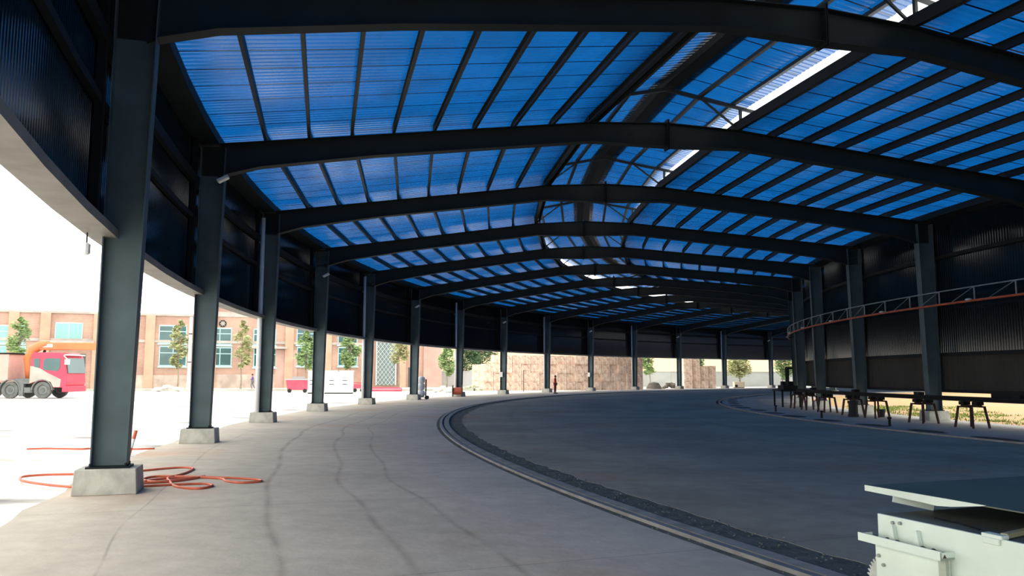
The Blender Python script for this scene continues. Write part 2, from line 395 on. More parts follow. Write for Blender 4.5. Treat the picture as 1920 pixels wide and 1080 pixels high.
def roof_sheet(name, k, side, x0, x1, zf, pitch=.17, amp=.013, lap=5):
    r_mid = RM + side * (x0 + x1) / 2; L_ = abs(DA) * r_mid; n = int(L_ / pitch / lap) * lap
    b = MB(); cols = []
    PR = ((0, 0), (.4, 0), (.55, 1), (.8, 1))
    def pt(t, x, dz): a, c = P(k, RM + side * x), P(k + 1, RM + side * x); p = a.lerp(c, t); p.z = zf(x) + dz; return p
    for i in range(n):
        for fr, dp in PR: t = (i + fr) / n; cols.append((pt(t, x0, dp * amp), pt(t, x1, dp * amp), i, fr))
    cols.append((pt(1, x0, 0), pt(1, x1, 0), n, 0))
    b.v = [p for c in cols for p in c[:2]]
    for i in range(len(cols) - 1): b.f.append((2 * i, 2 * i + 1, 2 * i + 3, 2 * i + 2)[::side]); b.mi.append(1 if cols[i][2] % lap == 0 and cols[i][3] in (.4,) else 0)
    for i in range(0, n, lap):                          # double-thickness laps of neighbouring sheets
        t0, t1 = (i + .35) / n, (i + .6) / n
        b.face([pt(t0, x0, -.004), pt(t1, x0, -.004), pt(t1, x1, -.004), pt(t0, x1, -.004)][::-side], 1)
    return tag(b.build(name, [blue, blue_lap]), kind='structure')
zmain = lambda x: top_z(x) + .205
MZ = lambda x: 9.38 - .19 * abs(x)
for k in range(K0, K1):
    for side in (1, -1):
        roof_sheet('ceiling', k, side, 2.02, 12.3, zmain)
        roof_sheet('ceiling', k, side, .3, 2.42, lambda x: MZ(x) + .11)
# edge flashing at the ridge opening
for side in (1, -1):
    b = MB()
    for k in range(K0, K1):
        a, c = P(k, RM + side * 1.98), P(k + 1, RM + side * 1.98); a2, c2 = P(k, RM + side * 2.25), P(k + 1, RM + side * 2.25)
        z = top_z(2.1) + .225
        b.hexa([Vector((p.x, p.y, z)) for p in (a, a2, c2, c)], [Vector((p.x, p.y, z + .012)) for p in (a, a2, c2, c)])
        b.hexa([Vector((p.x, p.y, z - .24)) for p in (a, a.lerp(a2, .03), c.lerp(c2, .03), c)], [Vector((p.x, p.y, z + .015)) for p in (a, a.lerp(a2, .03), c.lerp(c2, .03), c)])
    tag(b.build('trim_14', steel_dark), kind='structure')
b = MB()
for k in range(K0, K1):
    for s in (-1, 1):
        q = [P(k, RM), P(k, RM + s * .46), P(k + 1, RM + s * .46), P(k + 1, RM)]; zz = [9.53, 9.44, 9.44, 9.53]
        b.hexa([Vector((p.x, p.y, z - .02)) for p, z in zip(q, zz)], [Vector((p.x, p.y, z)) for p, z in zip(q, zz)])
tag(b.build('trim_15', steel_dark), kind='structure')
def make_monitor():
    t = empty('ridge_monitor_frame')
    for s in (-1, 1):
        b = MB(); b.box(s * 2.17 - .035, s * 2.17 + .035, -.035, .035, top_z(2.17), MZ(2.17) - .03); b.build('post', galv, t)
        b = MB(); b.bar((0, 0, MZ(0)), (s * 2.8, 0, MZ(2.8)), .06, .09); b.build('top_bar', galv, t)
        b = MB(); b.bar((s * 2.13, 0, top_z(2.1) + .04), (s * 1.05, 0, MZ(1.05) - .02), .05, .05); b.build('diagonal', galv, t)
    return t
mon = make_monitor()
for k in range(-1, 14):
    o = mon if k == -1 else copy_tree(mon)
    o.location = P(k, RM); o.rotation_euler = (0, 0, ang(k))
    tag(o, 'raised ridge frame with diagonals overhead at the top edge of the picture' if k == -1 else f'small raised ridge frame with two diagonals standing on the {ORD[k]} rafter', 'roof frame', 'raised ridge frames')
for k in range(-1, 13):
    bay = 'before the first rafter' if k < 0 else f'between the {ORD[k]} and {ORD[k + 1]} rafters'
    for x, nm in ((-1.95, 'inner lower'), (-1.0, 'inner upper'), (1.0, 'outer upper'), (1.95, 'outer lower')):
        a, c = P(k, RM + x, MZ(x) + .075), P(k + 1, RM + x, MZ(x) + .075)
        mid = (a + c) / 2; d = c - a; l = d.length / 2; b = MB(); b.box(-l, l, -.05, .05, -.05, .045); o = b.build('monitor_purlin', galv); o.location = mid; o.rotation_euler = (0, 0, math.atan2(d.y, d.x))
        tag(o, f'{nm} purlin of the raised ridge roof {bay}', 'purlin', 'raised ridge purlins')

# ------------------------------------------------------------------ ring truss of the inner side
t = empty('cable_truss', P(3, RI + .45)); inv = Matrix.Translation(-t.location)
kk = [0.3 + .1 * i for i in range(66)]
rt_ = RI + .45
b = MB(); b.tube([inv @ P(k, rt_, 4.03) for k in kk], .04, 8); tag(b.build('bottom_rail', orange, t, True), 'orange bottom rail')
b = MB(); b.tube([inv @ P(k, rt_, 4.48) for k in kk], .022, 8); tag(b.build('top_rail', truss_grey, t, True), 'grey top rail')
k = .55; i = 0
while k < 6.7:
    b = MB(); b.tube([inv @ P(k, rt_, 4.03), inv @ P(k, rt_, 4.48)], .022, 6); b.build('post', truss_grey, t)
    b = MB(); b.tube([inv @ P(k + .01, rt_, 4.46), inv @ P(k + .2, rt_, 4.05)], .011, 5); b.build('brace', truss_grey, t)
    if i % 3 == 0:
        b = MB(); b.lathe([(.05, 0), (.1, .02), (.1, .06), (.03, .08)], 10, inv @ Matrix.Translation(P(k + .05, rt_, 4.04))); b.build('clamp', white, t)
    for_k = k; k += .305; i += 1
for k in range(1, 7):
    b = MB(); a = inv @ P(k, rt_, 4.03); c = inv @ P(k, RI + .2, 4.03); b.bar(a, c, .05, .05); b.build('bracket', steel_dark, t)
tag(t, 'curved lattice rail with orange bottom bar running along the inner columns', 'lattice rail')

# ------------------------------------------------------------------ lamps on the plain columns
def make_flood():
    t = empty('floodlight')
    b = MB(); b.tube([(-.3, 0, 0), (-.45, .25, .03), (-.5, .5, .02)], .012, 6); b.build('arm', steel_dark, t)
    b = MB(); M = Matrix.Translation((-.52, .62, 0)) @ Matrix.Rotation(.5, 4, 'Y'); b.box(-.14, .14, -.1, .1, -.035, .035, M=M); hd = b.build('lamp_head', white, t, bevel=.01)
    b = MB(); b.box(-.12, .12, -.085, .085, -.042, -.034, M=M); b.build('lens', mat('lamp_glass', (.6, .62, .6), .15), hd)
    return t
fl = make_flood(); first = True
for k in (1, 3, 5, 7, 9, 11, 13):
    o = fl if k == 1 else copy_tree(fl)
    z = 6.22 if k == 1 else 5.95
    o.location = P(k, RO + .12, z); o.rotation_euler = (0, 0, ang(k))
    tag(o, f'small white floodlight on an arm high on the {ORD[k]} outer column', 'lamp', 'floodlights on the outer columns')
for k in (7, 9):
    b = MB(); b.box(-.14, .14, -.02, .02, -.2, .2); o = b.build('notice_plate', white); b2 = MB(); b2.box(-.1, .1, .02, .024, -.13, .13)
    o.location = P(k, RO + .12, 1.62) + (P(k - 1, RO) - P(k, RO)).normalized() * .19; o.rotation_euler = (0, 0, ang(k)); b2.build('notice_panel', mat('notice_grey', (.6, .62, .62), .5), o)
    tag(o, f'small white notice plate fixed on the {ORD[k]} outer column', 'notice')
# small white sensor hanging outside the first bay
o = MB(); o.lathe([(.03, 0), (.05, .02), (.05, .14), (.02, .16)], 10); s_ = o.build('sensor', white); s_.location = P(-.05, RO + .36, 3.2)
b = MB(); b.tube([(0, 0, .15), (0, 0, .31)], .01, 5); b.build('stem', steel_dark, s_); tag(s_, 'small white sensor hanging from the wall rim by the nearest column', 'sensor')

# ------------------------------------------------------------------ things on the right: work rail and trestles
t = empty('work_rail', P(2.5, RI + 1.45)); inv = Matrix.Translation(-t.location)
b = MB()
n = 26
for i in range(n):
    a, c = .45 + 3.35 * i / n, .45 + 3.35 * (i + 1) / n
    for (r0, r1, z0, z1) in ((RI + 1.3, RI + 1.6, .80, .83), (RI + 1.44, RI + 1.46, .83, .91), (RI + 1.3, RI + 1.6, .91, .94)):
        b.hexa([inv @ P(a, r0, z0), inv @ P(a, r1, z0), inv @ P(c, r1, z0), inv @ P(c, r0, z0)], [inv @ P(a, r0, z1), inv @ P(a, r1, z1), inv @ P(c, r1, z1), inv @ P(c, r0, z1)])
b.build('beam', steel_dark, t)
for k in (1.0, 1.75, 2.5, 3.3):
    b = MB(); M = inv @ Matrix.Translation(P(k, RI + 1.45, .94)) @ Matrix.Rotation(ang(k), 4, 'Z'); b.box(-.1, .1, -.15, .15, 0, .1, M=M); b.build('clamp_block', steel_dark, t)
tag(t, 'long dark curved steel beam resting on trestles along the inner wall', 'beam')
def make_trestle(h=.66, wx=.55, mt=None, cat=None):
    t = empty('trestle'); mt = mt or mat('rusty_trestle', (.09, .05, .045), .85, 0, .1, .4, 6.)
    for sx in (-1, 1):
        for sy in (-1, 1):
            b = MB(); b.bar((sx * (wx * .5), sy * .40, 0), (sx * wx * .38, sy * .3, h), .06, .06); b.build('leg', mt, t)
    b = MB(); b.bar((0, -.42, h), (0, .42, h), .08, .06); b.bar((-wx * .45, 0, h), (wx * .45, 0, h), .05, .05)
    b.bar((-wx * .4, -.22, h - .02), (-wx * .4, .22, h - .02), .05, .05); b.bar((wx * .4, -.22, h - .02), (wx * .4, .22, h - .02), .05, .05); b.build('top_frame', mt, t)
    for sy in (-.29, .29):
        b = MB(); b.box(-.12, .12, sy - .11, sy + .11, h + .03, h + .135); b.box(-.05, .05, sy - .15, sy + .15, h + .05, h + .09); b.build('roller_block', steel_dark, t)
    return t
tr = make_trestle()
TK = [(1.32, 0), (1.72, .1), (2.22, 0), (2.55, .15), (3.0, 0), (3.4, 0), (3.75, .1)]
for i, (k, dr) in enumerate(TK):
    o = tr if i == 0 else copy_tree(tr)
    o.location = P(k, RI + 1.45 + dr * 0, 0); o.rotation_euler = (0, 0, ang(k))
    tag(o, f'rusty four-legged trestle carrying the dark beam, {ORD[i]} from the right edge', 'trestle', 'trestles under the work beam')
# dark bench and machine at the far end of the beam
t = empty('workbench', P(4.15, RI + 1.5)); t.rotation_euler = (0, 0, ang(4.15))
b = MB(); b.box(-.5, .5, -1.3, 1.3, .78, .86); b.build('top', steel_dark, t)
for sx in (-.42, .42):
    for sy in (-1.2, 1.2): b = MB(); b.box(sx - .04, sx + .04, sy - .04, sy + .04, 0, .78); b.build('leg', steel_dark, t)
tag(t, 'dark steel workbench beyond the last trestle at the inner wall', 'workbench')
t = empty('bench_machine', P(4.1, RI + 1.5, .86)); t.rotation_euler = (0, 0, ang(4.1))
b = MB(); b.box(-.35, .35, -.8, .8, 0, .22); b.box(-.25, .3, -.3, .3, .22, .42); b.build('body', steel_dark, t, bevel=.02)
b = MB(); b.bar((.1, .55, .22), (.1, .55, 1.15), .1, .16); b.bar((.1, .5, 1.1), (-.2, .1, 1.1), .08, .1); b.build('upright', steel_dark, t)
tag(t, 'dark machine with an upright arm sitting on the far workbench', 'machine')
def stub(k, r, h, rr, name, label):
    b = MB(); b.lathe([(rr, 0), (rr, h * .8), (rr * 1.6, h * .8), (rr * 1.6, h)], 10); o = b.build(name, steel_dark); o.location = P(k, r, 0); tag(o, label, 'bollard', 'stub posts beside the inner rail')
stub(1.5, 59.3, .28, .04, 'stub_post', 'short dark stub post beside the inner rail, nearest the camera')
stub(2.25, 59.3, .28, .04, 'stub_post', 'short dark stub post beside the inner rail, middle one of three')
stub(3.1, 59.3, .28, .04, 'stub_post', 'short dark stub post beside the inner rail, farthest of three')
def bucket(k, r, label):
    b = MB(); b.lathe([(.12, 0), (.16, .3), (.15, .3), (.11, .02)], 14); o = b.build('bucket', rubber, smooth=False); o.location = P(k, r, 0)
    b = MB(); b.tube([(-.155, 0, .29), (-.1, 0, .42), (0, 0, .47), (.1, 0, .42), (.155, 0, .29)], .007, 6); b.build('handle', galv, o); tag(o, label, 'bucket')
bucket(2.35, RI + .9, 'dark bucket with wire handle on the floor between trestles')
# drum and tarp on trestle
b = MB(); b.lathe([(.2, 0), (.2, .1), (.17, .12), (.17, .5), (.2, .52), (.2, .62)], 16); o = b.build('hose_drum', rubber); o.location = P(2.38, RI + 1.9, 0)
b = MB(); b.lathe([(.06, .62), (.06, .66)], 10); b.build('hub', galv, o); tag(o, 'black flanged drum standing beside a trestle near the third inner column', 'drum')

# ------------------------------------------------------------------ field beyond the inner wall
b = MB(); NX, NY = 26, 16; base = len(b.v)
for j in range(NY):
    for i in range(NX):
        a = 1.25 + i / (NX - 1) * 2.6; rr = 4 + 3.0 * j
        x = CX - 22 + 44 * i / (NX - 1); y = CY + 2 + 2.2 * j
        z = -.02 + min(1, j / 9) ** 1.5 * 2.0 + R.uniform(-.12, .12) * (j > 0); b.v.append(Vector((x, y + 10, z - (.1 if j == 0 else 0))))
for j in range(NY - 1):
    for i in range(NX - 1): q = j * NX + i; b.f.append((q, q + 1, q + 1 + NX, q + NX)); b.mi.append(0)
tag(b.build('earth_bank', hill_m, smooth=True), kind='structure')
g = MB()
clumps = [(R.uniform(.3, 4.5), 54.2 - abs(R.gauss(0, 2.6)), R.uniform(.3, 1.2)) for _ in range(90)]
for i in range(6000):
    kc, rc, sc_ = R.choice(clumps); k = kc + R.gauss(0, .09) * sc_; r_ = min(54.6, rc + R.gauss(0, .5) * sc_); p = P(k, r_, -.05); h = R.uniform(.03, .11); a = R.uniform(0, PI); d = Vector((math.cos(a), math.sin(a), 0)) * .03
    l = Vector((R.uniform(-.05, .05), R.uniform(-.05, .05), h)); g.face([p - d, p + d, p + l])
tag(g.build('grass', mat('grass_green', (.32, .42, .12), .9, 0, .1, .4, 2.)), 'patchy green grass on the orange earth beyond the inner wall', 'grass', kind='stuff')
def fpost(k, r, h, m, label):
    b = MB(); b.box(-.12, .12, -.12, .12, -.06, h); b.box(-.14, .14, -.14, .14, h, h + .04); o = b.build('marker_post', m); o.location = P(k, r, 0); tag(o, label, 'post')
fpost(1.55, 49.5, 1.3, rim_m, 'square pale post standing in the field beyond the inner wall')

# ------------------------------------------------------------------ green-white machine in the near right corner
gw = mat('machine_paint', (.72, .81, .70), .5, 0, .4, .12, 2.5, (.62, .70, .6))
gtop = mat('machine_top', (.10, .115, .105), .55, 0, .4, .35, 3.)
glid = mat('lid_top', (.11, .135, .1), .5, 0, .4, .25, 2.)
rust = mat('rust', (.28, .09, .05), .85, 0, .2, .5, 20.)
t = empty('brick_machine', (1.87, 4.2, 0)); t.rotation_euler = (0, 0, math.atan2(-.94, .34))
# local x runs towards the camera along the left face, local y runs to the right, away from that face
b = MB(); b.box(0, 2.6, .012, 1.7, .12, .888); b.build('body', gw, t, bevel=.004)
b = MB(); b.box(0, 2.6, 0, 1.7, .888, .896); b.build('top_sheet', gtop, t)
b = MB(); b.box(-.004, 2.6, -.004, .012, .1, .9); tag(b.build('side_plate', gw, t, bevel=.003), 'pale green side plate')
b = MB()
for x in (.15, 2.3):
    for y in (.1, 1.5): b.box(x, x + .12, y, y + .12, 0, .12)
b.build('foot', steel_dark, t)
# shelf channel
b = MB(); b.box(-.05, .45, -.085, -.004, .765, .775); b.box(-.05, .45, -.092, -.082, .765, .805); b.box(-.05, -.042, -.09, -.004, .765, .80); b.box(.442, .45, -.09, -.004, .765, .80)
ch = b.build('shelf_channel', gw, t)
b = MB()
for i in range(60):
    x = R.uniform(-.04, .44); y = R.uniform(-.075, -.015); s = R.uniform(.008, .022)
    b.lathe([(s, .775), (s * .8, .775 + s * .6), (s * .3, .775 + s)], 6, Matrix.Translation((x, y, 0)))
tag(b.build('grime', mat('grime', (.09, .08, .06), .95, 0, .1, .4, 30.), ch), kind='stuff')
# bolted front panel under the shelf
b = MB(); b.box(.0, .43, -.035, -.004, .12, .765); b.build('front_panel', gw, t, bevel=.01)
b = MB(); b.box(.40, .44, -.05, -.03, .12, .762); b.build('panel_edge', mat('panel_edge_shading', (.42, .47, .38), .6, 0, .3, .2, 4.), t)  # panel edge coloured greyer to carry its shading
for x in (.11, .26):
    b = MB(); b.prism([(x - .02, .775), (x + .02, .775), (x + .004, .86), (x - .004, .86)], -.03, -.006); b.build('gusset', gw, t)
for (x, z) in ((.10, .87), (.145, .875), (.03, .70), (.06, .66)):
    b = MB(); b.lathe([(.009, 0), (.009, .012)], 6, Matrix.Translation((x, -.004 if z > .8 else -.035, z)) @ Matrix.Rotation(PI / 2, 4, 'X')); b.build('bolt', mat('bolt_grey', (.3, .32, .28), .6), t)
# toothed wheel
b = MB(); M = Matrix.Translation((.085, -.019, .56)) @ Matrix.Rotation(PI / 2, 4, 'X'); nt_ = 44; r0, r1 = .138, .155
pr = []
for i in range(nt_):
    for q, rr in ((0, r0), (.3, r1), (.55, r1), (.85, r0)):
        a = 2 * PI * (i + q) / nt_; pr.append((rr * math.cos(a), rr * math.sin(a)))
b.hexa([M @ Vector((x, y, -.012)) for x, y in pr], [M @ Vector((x, y, .008)) for x, y in pr]); gr = b.build('toothed_wheel', mat('wheel_paint', (.5, .53, .45), .6, 0, .3, .4, 8.), t)
M = Matrix.Translation((.055, -.019, .53)) @ Matrix.Rotation(PI / 2, 4, 'X'); b = MB(); b.lathe([(.034, .012), (.034, .025), (.02, .035)], 16, M); tag(b.build('hub', rust, gr), 'rusty hub')
# hinge block and bar on the top edge
b = MB(); b.box(.60, .70, -.012, .035, .896, .915); b.box(.61, .69, -.018, -.004, .872, .90); b.build('hinge_block', gw, t, bevel=.004)
b = MB(); b.bar((.68, .03, .91), (.35, 1.4, .91), .03, .02); b.build('guide_bar', mat('yellowed_bar', (.35, .34, .2), .6), t)
b = MB(); b.tube([(.2, .16, .9), (.35, .15, .9), (.5, .1, .9)], .005, 6); b.build('wire', steel_dark, t)
# lid sheet above
lx, ly, lz = -.26, .17, 1.0
b = MB(); b.box(lx, 2.0, ly, 1.9, lz - .006, lz); lid = b.build('lid', glid, t)
b = MB(); f0 = [(0, .028), (.2, .031), (.38, .036), (.47, .040), (.55, .033), (.63, .02), (.74, .0)]
for (xa, ha), (xb, hb) in zip(f0[:-1], f0[1:]):
    b.hexa([(lx + xa, ly - .008, lz - ha), (lx + xb, ly - .008, lz - max(hb, .001)), (lx + xb, ly, lz - max(hb, .001)), (lx + xa, ly, lz - ha)],
           [(lx + xa, ly - .008, lz + .002), (lx + xb, ly - .008, lz + .002), (lx + xb, ly, lz + .002), (lx + xa, ly, lz + .002)])
tag(b.build('flange', gw, lid), 'pale bent edge of the lid')
b = MB(); b.bar((-.06, ly - .012, lz - .042), (.012, .357, .913), .006, .036); tag(b.build('prop_strip', gw, lid), 'pale prop strip')
b = MB(); b.lathe([(.014, -.05), (.014, .05)], 10, Matrix.Translation((.42, .62, lz + .014)) @ Matrix.Rotation(PI / 2, 4, 'X') @ Matrix.Rotation(.3, 4, 'X')); b.build('latch', galv, lid)
tag(t, 'pale green steel machine with dark top and raised lid in the near right corner', 'machine')

# ------------------------------------------------------------------ hoses on the floor by the first column
hose_m = mat('orange_hose', (.62, .13, .06), .5, 0, .4, .2, 6.)
def gp(px, py, z=.015): d = ray(px, py); s = (z - EYE) / d.z; return Vector((d.x * s, d.y * s, z))
def hose(pixels, label, rad=.019):
    pts = [gp(*p) for p in pixels]
    q = [p - pts[0] for p in pts]; q = [q[0]] + q + [q[-1]]; sm = []
    for i in range(1, len(q) - 2):
        for j in range(6):
            u = j / 6; sm.append(.5 * ((2 * q[i]) + (q[i + 1] - q[i - 1]) * u + (2 * q[i - 1] - 5 * q[i] + 4 * q[i + 1] - q[i + 2]) * u * u + (3 * q[i] - q[i - 1] - 3 * q[i + 1] + q[i + 2]) * u ** 3))
    sm.append(q[-1]); b = MB(); b.tube(sm, rad, 7); o = b.build('hose', hose_m, None, True); o.location = pts[0]
    tag(o, label, 'hose', 'orange hoses by the nearest column'); return o
hose([(262, 906), (330, 902), (385, 893), (300, 903), (268, 899), (300, 893), (400, 895), (470, 898), (490, 902), (455, 905), (425, 902), (412, 897), (350, 895), (300, 898), (270, 903)], 'orange hose looped on the floor, reaching farthest right of the plinth')
hose([(262, 883), (330, 877), (362, 878), (350, 886), (330, 892), (315, 896), (318, 902), (330, 912), (370, 916), (398, 911), (385, 907), (340, 908), (262, 912)], 'orange hose with a small loop in front, right of the nearest plinth')
hose([(150, 889), (90, 890), (48, 893), (38, 897), (45, 902), (90, 909), (148, 914)], 'orange hose curving out into the yard left of the nearest plinth')
hose([(50, 842), (90, 841), (150, 842), (175, 841), (250, 842), (290, 841)], 'flat red hose lying across the yard behind the nearest column', .02)
pole = empty('striped_pole', gp(236, 872, -.05)); a = Vector((0, 0, 0)); e = Vector((.11, .1, .62))
for i in range(4):
    b = MB(); b.tube([a.lerp(e, i / 4), a.lerp(e, (i + 1) / 4)], .032, 10); tag(b.build('band', hose_m if i % 2 else white, pole), 'red band' if i % 2 else 'white band')
b = MB(); b.lathe([(.1, 0), (.09, .03), (.04, .05)], 14); b.build('base', white, pole)
tag(pole, 'leaning red and white striped pole behind the nearest column', 'pole')

# ------------------------------------------------------------------ sacks by the sixth column, cable reel by the seventh
def sack(p, sz, label):
    b = MB(); prof = [(.02, 0), (sz * .8, .02), (sz, .12), (sz, .30), (sz * .85, .40), (sz * .3, .45), (.02, .455)]
    b.lathe(prof, 18, Matrix.Scale(.8, 4, (0, 1, 0))); o = b.build('sack', mat('white_sack', (.85, .88, .9), .7, 0, .3, .08, 3.), smooth=True); o.location = p
    b = MB(); b.lathe([(sz * .95, .2), (sz * 1.015, .215), (sz * .95, .23)], 18, Matrix.Scale(.8, 4, (0, 1, 0))); b.build('seam', white, o)
    tag(o, label, 'sack', 'white sacks stacked beside a column')
sp_ = Vector((-5.95, 53.0, 0))
tro = empty('hand_truck', sp_)
b = MB(); b.box(-.28, .28, -.25, .25, .12, .15); b.build('toe_plate', steel_dark, tro)
b = MB(); b.tube([(.32, -.15, .05), (.33, -.15, 1.3)], .03, 8); b.tube([(.32, .15, .05), (.33, .15, 1.3)], .03, 8)
for z in (.4, .8, 1.2): b.bar((.325, -.15, z), (.325, .15, z), .03, .04)
b.build('frame', steel_dark, tro)
for s in (-.25, .25): b = MB(); b.lathe([(.12, -.03), (.12, .03)], 16, Matrix.Translation((.4, s, .12)) @ Matrix.Rotation(PI / 2, 4, 'X')); b.build('wheel', rubber, tro)
tag(tro, 'dark hand truck holding white sacks beside the sixth outer column', 'hand truck')
sack(sp_ + Vector((0, 0, .15)), .27, 'lowest of three bulging white sacks beside the sixth outer column')
sack(sp_ + Vector((0, 0, .6)), .26, 'middle one of three bulging white sacks beside the sixth outer column')
sack(sp_ + Vector((0.02, 0, 1.04)), .24, 'topmost of three bulging white sacks beside the sixth outer column')
t = empty('cable_reel', P(5.9, RO - .1)); t.location = Vector((-3.98, 59.2, 0))
for s in (-1, 1):
    b = MB(); b.lathe([(.42, -.03), (.42, .03)], 24, Matrix.Translation((s * .34, 0, .42)) @ Matrix.Rotation(PI / 2, 4, 'Y')); b.build('disc', mat('reel_wood', (.2, .13, .1), .9, 0, .2, .4, 5.), t)
b = MB(); b.lathe([(.24, -.31), (.27, -.1), (.26, .1), (.24, .31)], 20, Matrix.Translation((0, 0, .42)) @ Matrix.Rotation(PI / 2, 4, 'Y')); tag(b.build('cable', mat('red_cable', (.6, .14, .09), .6, 0, .3, .3, 9.), t), 'red wound cable')
tag(t, 'cable reel with brown discs and red cable in front of the seventh outer column', 'cable reel')

# ------------------------------------------------------------------ brick factory across the yard
brick = bpy.data.materials.new('pale_brick'); brick.use_nodes = True
nt = brick.node_tree; N = nt.nodes; L = nt.links; bs = N['Principled BSDF']; bs.inputs['Roughness'].default_value = .9
tc = N.new('ShaderNodeTexCoord'); mp = N.new('ShaderNodeMapping'); mp.inputs['Rotation'].default_value = (PI / 2, 0, 0); L.new(tc.outputs['Object'], mp.inputs[0])
bk = N.new('ShaderNodeTexBrick'); bk.inputs['Scale'].default_value = 1.0; bk.inputs['Brick Width'].default_value = .24; bk.inputs['Row Height'].default_value = .075; bk.inputs['Mortar Size'].default_value = .008
bk.inputs['Color1'].default_value = (.50, .29, .21, 1); bk.inputs['Color2'].default_value = (.43, .245, .18, 1); bk.inputs['Mortar'].default_value = (.5, .42, .36, 1)
L.new(mp.outputs[0], bk.inputs['Vector'])
n1 = N.new('ShaderNodeTexNoise'); n1.inputs['Scale'].default_value = .35; n1.inputs['Detail'].default_value = 6; L.new(tc.outputs['Object'], n1.inputs['Vector'])
cr = N.new('ShaderNodeValToRGB'); cr.color_ramp.elements[0].position = .38; cr.color_ramp.elements[0].color = (.8, .78, .78, 1); cr.color_ramp.elements[1].position = .7; cr.color_ramp.elements[1].color = (1.12, 1.12, 1.1, 1)
L.new(n1.outputs[0], cr.inputs[0]); mx = N.new('ShaderNodeMix'); mx.data_type = 'RGBA'; mx.blend_type = 'MULTIPLY'; mx.inputs[0].default_value = 1; L.new(bk.outputs[0], mx.inputs[6]); L.new(cr.outputs[0], mx.inputs[7])
L.new(mx.outputs[2], bs.inputs['Base Color'])
pil_m = mat('pilaster_plaster', (.58, .38, .27), .9, 0, .2, .15, .8)
band_m = mat('concrete_band', (.5, .45, .4), .9, 0, .2, .2, 1.)
plast = mat('pink_plaster', (.56, .37, .31), .9, 0, .2, .2, .5)
frame_m = mat('teal_window_frame', (.42, .75, .72), .5)
glass_m = mat('green_glass', (.05, .13, .13), .12, 0, .8, .3, .4)
glass_l = mat('sky_lit_glass', (.22, .5, .45), .12, 0, .8, .15, .3)  # lighter copy of the window glass, sky light put into its colour
BDX, BDY = 1, .385; bl = math.hypot(BDX, BDY); ub = Vector((BDX / bl, BDY / bl, 0)); nb = Vector((BDY / bl, -BDX / bl, 0)); B0 = Vector((-40, 95, 0))
def b_hit(px, py):
    d = ray(px, py); o = Vector((0, 0, EYE)); s = (B0 - o).dot(nb) / d.dot(nb); p = o + d * s; return (p - B0).dot(ub), p.z
bld = empty('brick_factory', B0, math.atan2(BDY, BDX))        # local x along the wall, local -y faces the shed
def bx(px): return b_hit(px, 700)[0]
xL, xM, xR = bx(-260), bx(383), bx(826)
b = MB(); b.box(xL, xM, 0, 18, -.1, 8.45); b.build('wall', brick, bld)
b = MB(); b.box(xM, bx(792), -.35, 18, -.1, 11.6); b.build('wall', brick, bld)
b = MB(); b.box(bx(792), xR, -.6, 14, -.1, 8.5); tag(b.build('annex_wall', plast, bld), 'pink plastered end block')
b = MB(); b.box(xL - .2, xM - .05, -.18, 18.2, 8.45, 8.7); b.build('parapet', band_m, bld)
b = MB(); b.box(xL, xM, -.1, 0, 5.3, 5.62); b.box(xM, bx(700), -.45, -.35, 5.3, 5.62); b.build('band', band_m, bld)
b = MB(); b.box(xM, bx(792), -.42, -.35, 8.5, 9.1); b.build('band', band_m, bld)
b = MB(); b.box(bx(180), xM, -.06, 0, -.1, 1.5); b.box(xM, bx(515), -.41, -.35, -.1, 1.6); b.build('plinth_band', mat('stained_plaster', (.62, .5, .41), .9, 0, .2, .35, .8), bld)
b = MB(); b.box(bx(515), bx(556), -.42, -.35, -.1, 4.6); b.build('plaster_panel', plast, bld)
for px in (-70, 20, 80, 180, 278, 395, 540, 612, 690, 752):
    yb = -.35 if px > 383 else 0; b = MB(); x = bx(px); b.box(x - .5, x + .5, yb - .22, yb, -.1, 8.45 if px < 383 else 11.4); b.build('pilaster', pil_m, bld)
def window(p0, p1, y0, y1, cols=2, rows=2, lit=False, yb=None):
    (xa, za), (xb, zb) = b_hit(p0, y1), b_hit(p1, y0)
    yy = (-.35 if p1 > 383 else 0) if yb is None else yb
    b = MB(); f = .09
    b.box(xa - .05, xb + .05, yy - .06, yy, za - .05, za + f); b.box(xa - .05, xb + .05, yy - .06, yy, zb - f, zb + .05)
    for i in range(cols + 1): x = xa + (xb - xa) * i / cols; b.box(x - f / 2, x + f / 2, yy - .06, yy, za, zb)
    if rows > 1: z = za + (zb - za) * .66; b.box(xa, xb, yy - .06, yy, z - f / 2, z + f / 2)
    b.box(xa - .15, xb + .15, yy - .22, yy, za - .2, za - .05)
    o = b.build('window', frame_m, bld)
    b = MB(); b.box(xa, xb, yy - .03, yy + .01, za, zb); b.build('pane', glass_l if lit else glass_m, o)
for p0, p1, lit in ((-150, -95, 0), (-12, 48, 1), (200, 253, 0), (298, 350, 0), (390, 434, 0), (556, 597, 0), (633, 669, 0)):
    d = b_hit((p0 + p1) / 2, 700)
    window(p0, p1, 611 if p0 < 383 else 616, 643 if p0 < 383 else 646, lit=bool(lit)); window(p0, p1, 649.5 if p0 < 383 else 652, 686, lit=bool(lit))
window(103, 155, 606, 638, 2, 1, True); window(475, 517, 618, 647)
window(475, 517, 653, 688)
for p0, p1, py in ((80, 178, 641), (460, 537, 652)):
    (xa, z), (xb, _) = b_hit(p0, py), b_hit(p1, py); b = MB(); yy = -.35 if p0 > 383 else 0; b.box(xa, xb, yy - 1.0, yy, z - .1, z + .15); b.build('canopy', band_m, bld)
(xa, za), (xb, zb) = b_hit(129, 729), b_hit(161, 664); b = MB(); b.box(xa, xb, -.05, 0, 0, zb); dr = b.build('door', mat('dark_door', (.07, .09, .09), .5, 0, .4, .4, .8), bld)
b = MB(); b.box(xa + .1, xb - .1, -.1, -.05, .05, 1.45); b.build('door_panel', mat('door_brown', (.28, .2, .15), .7), dr)
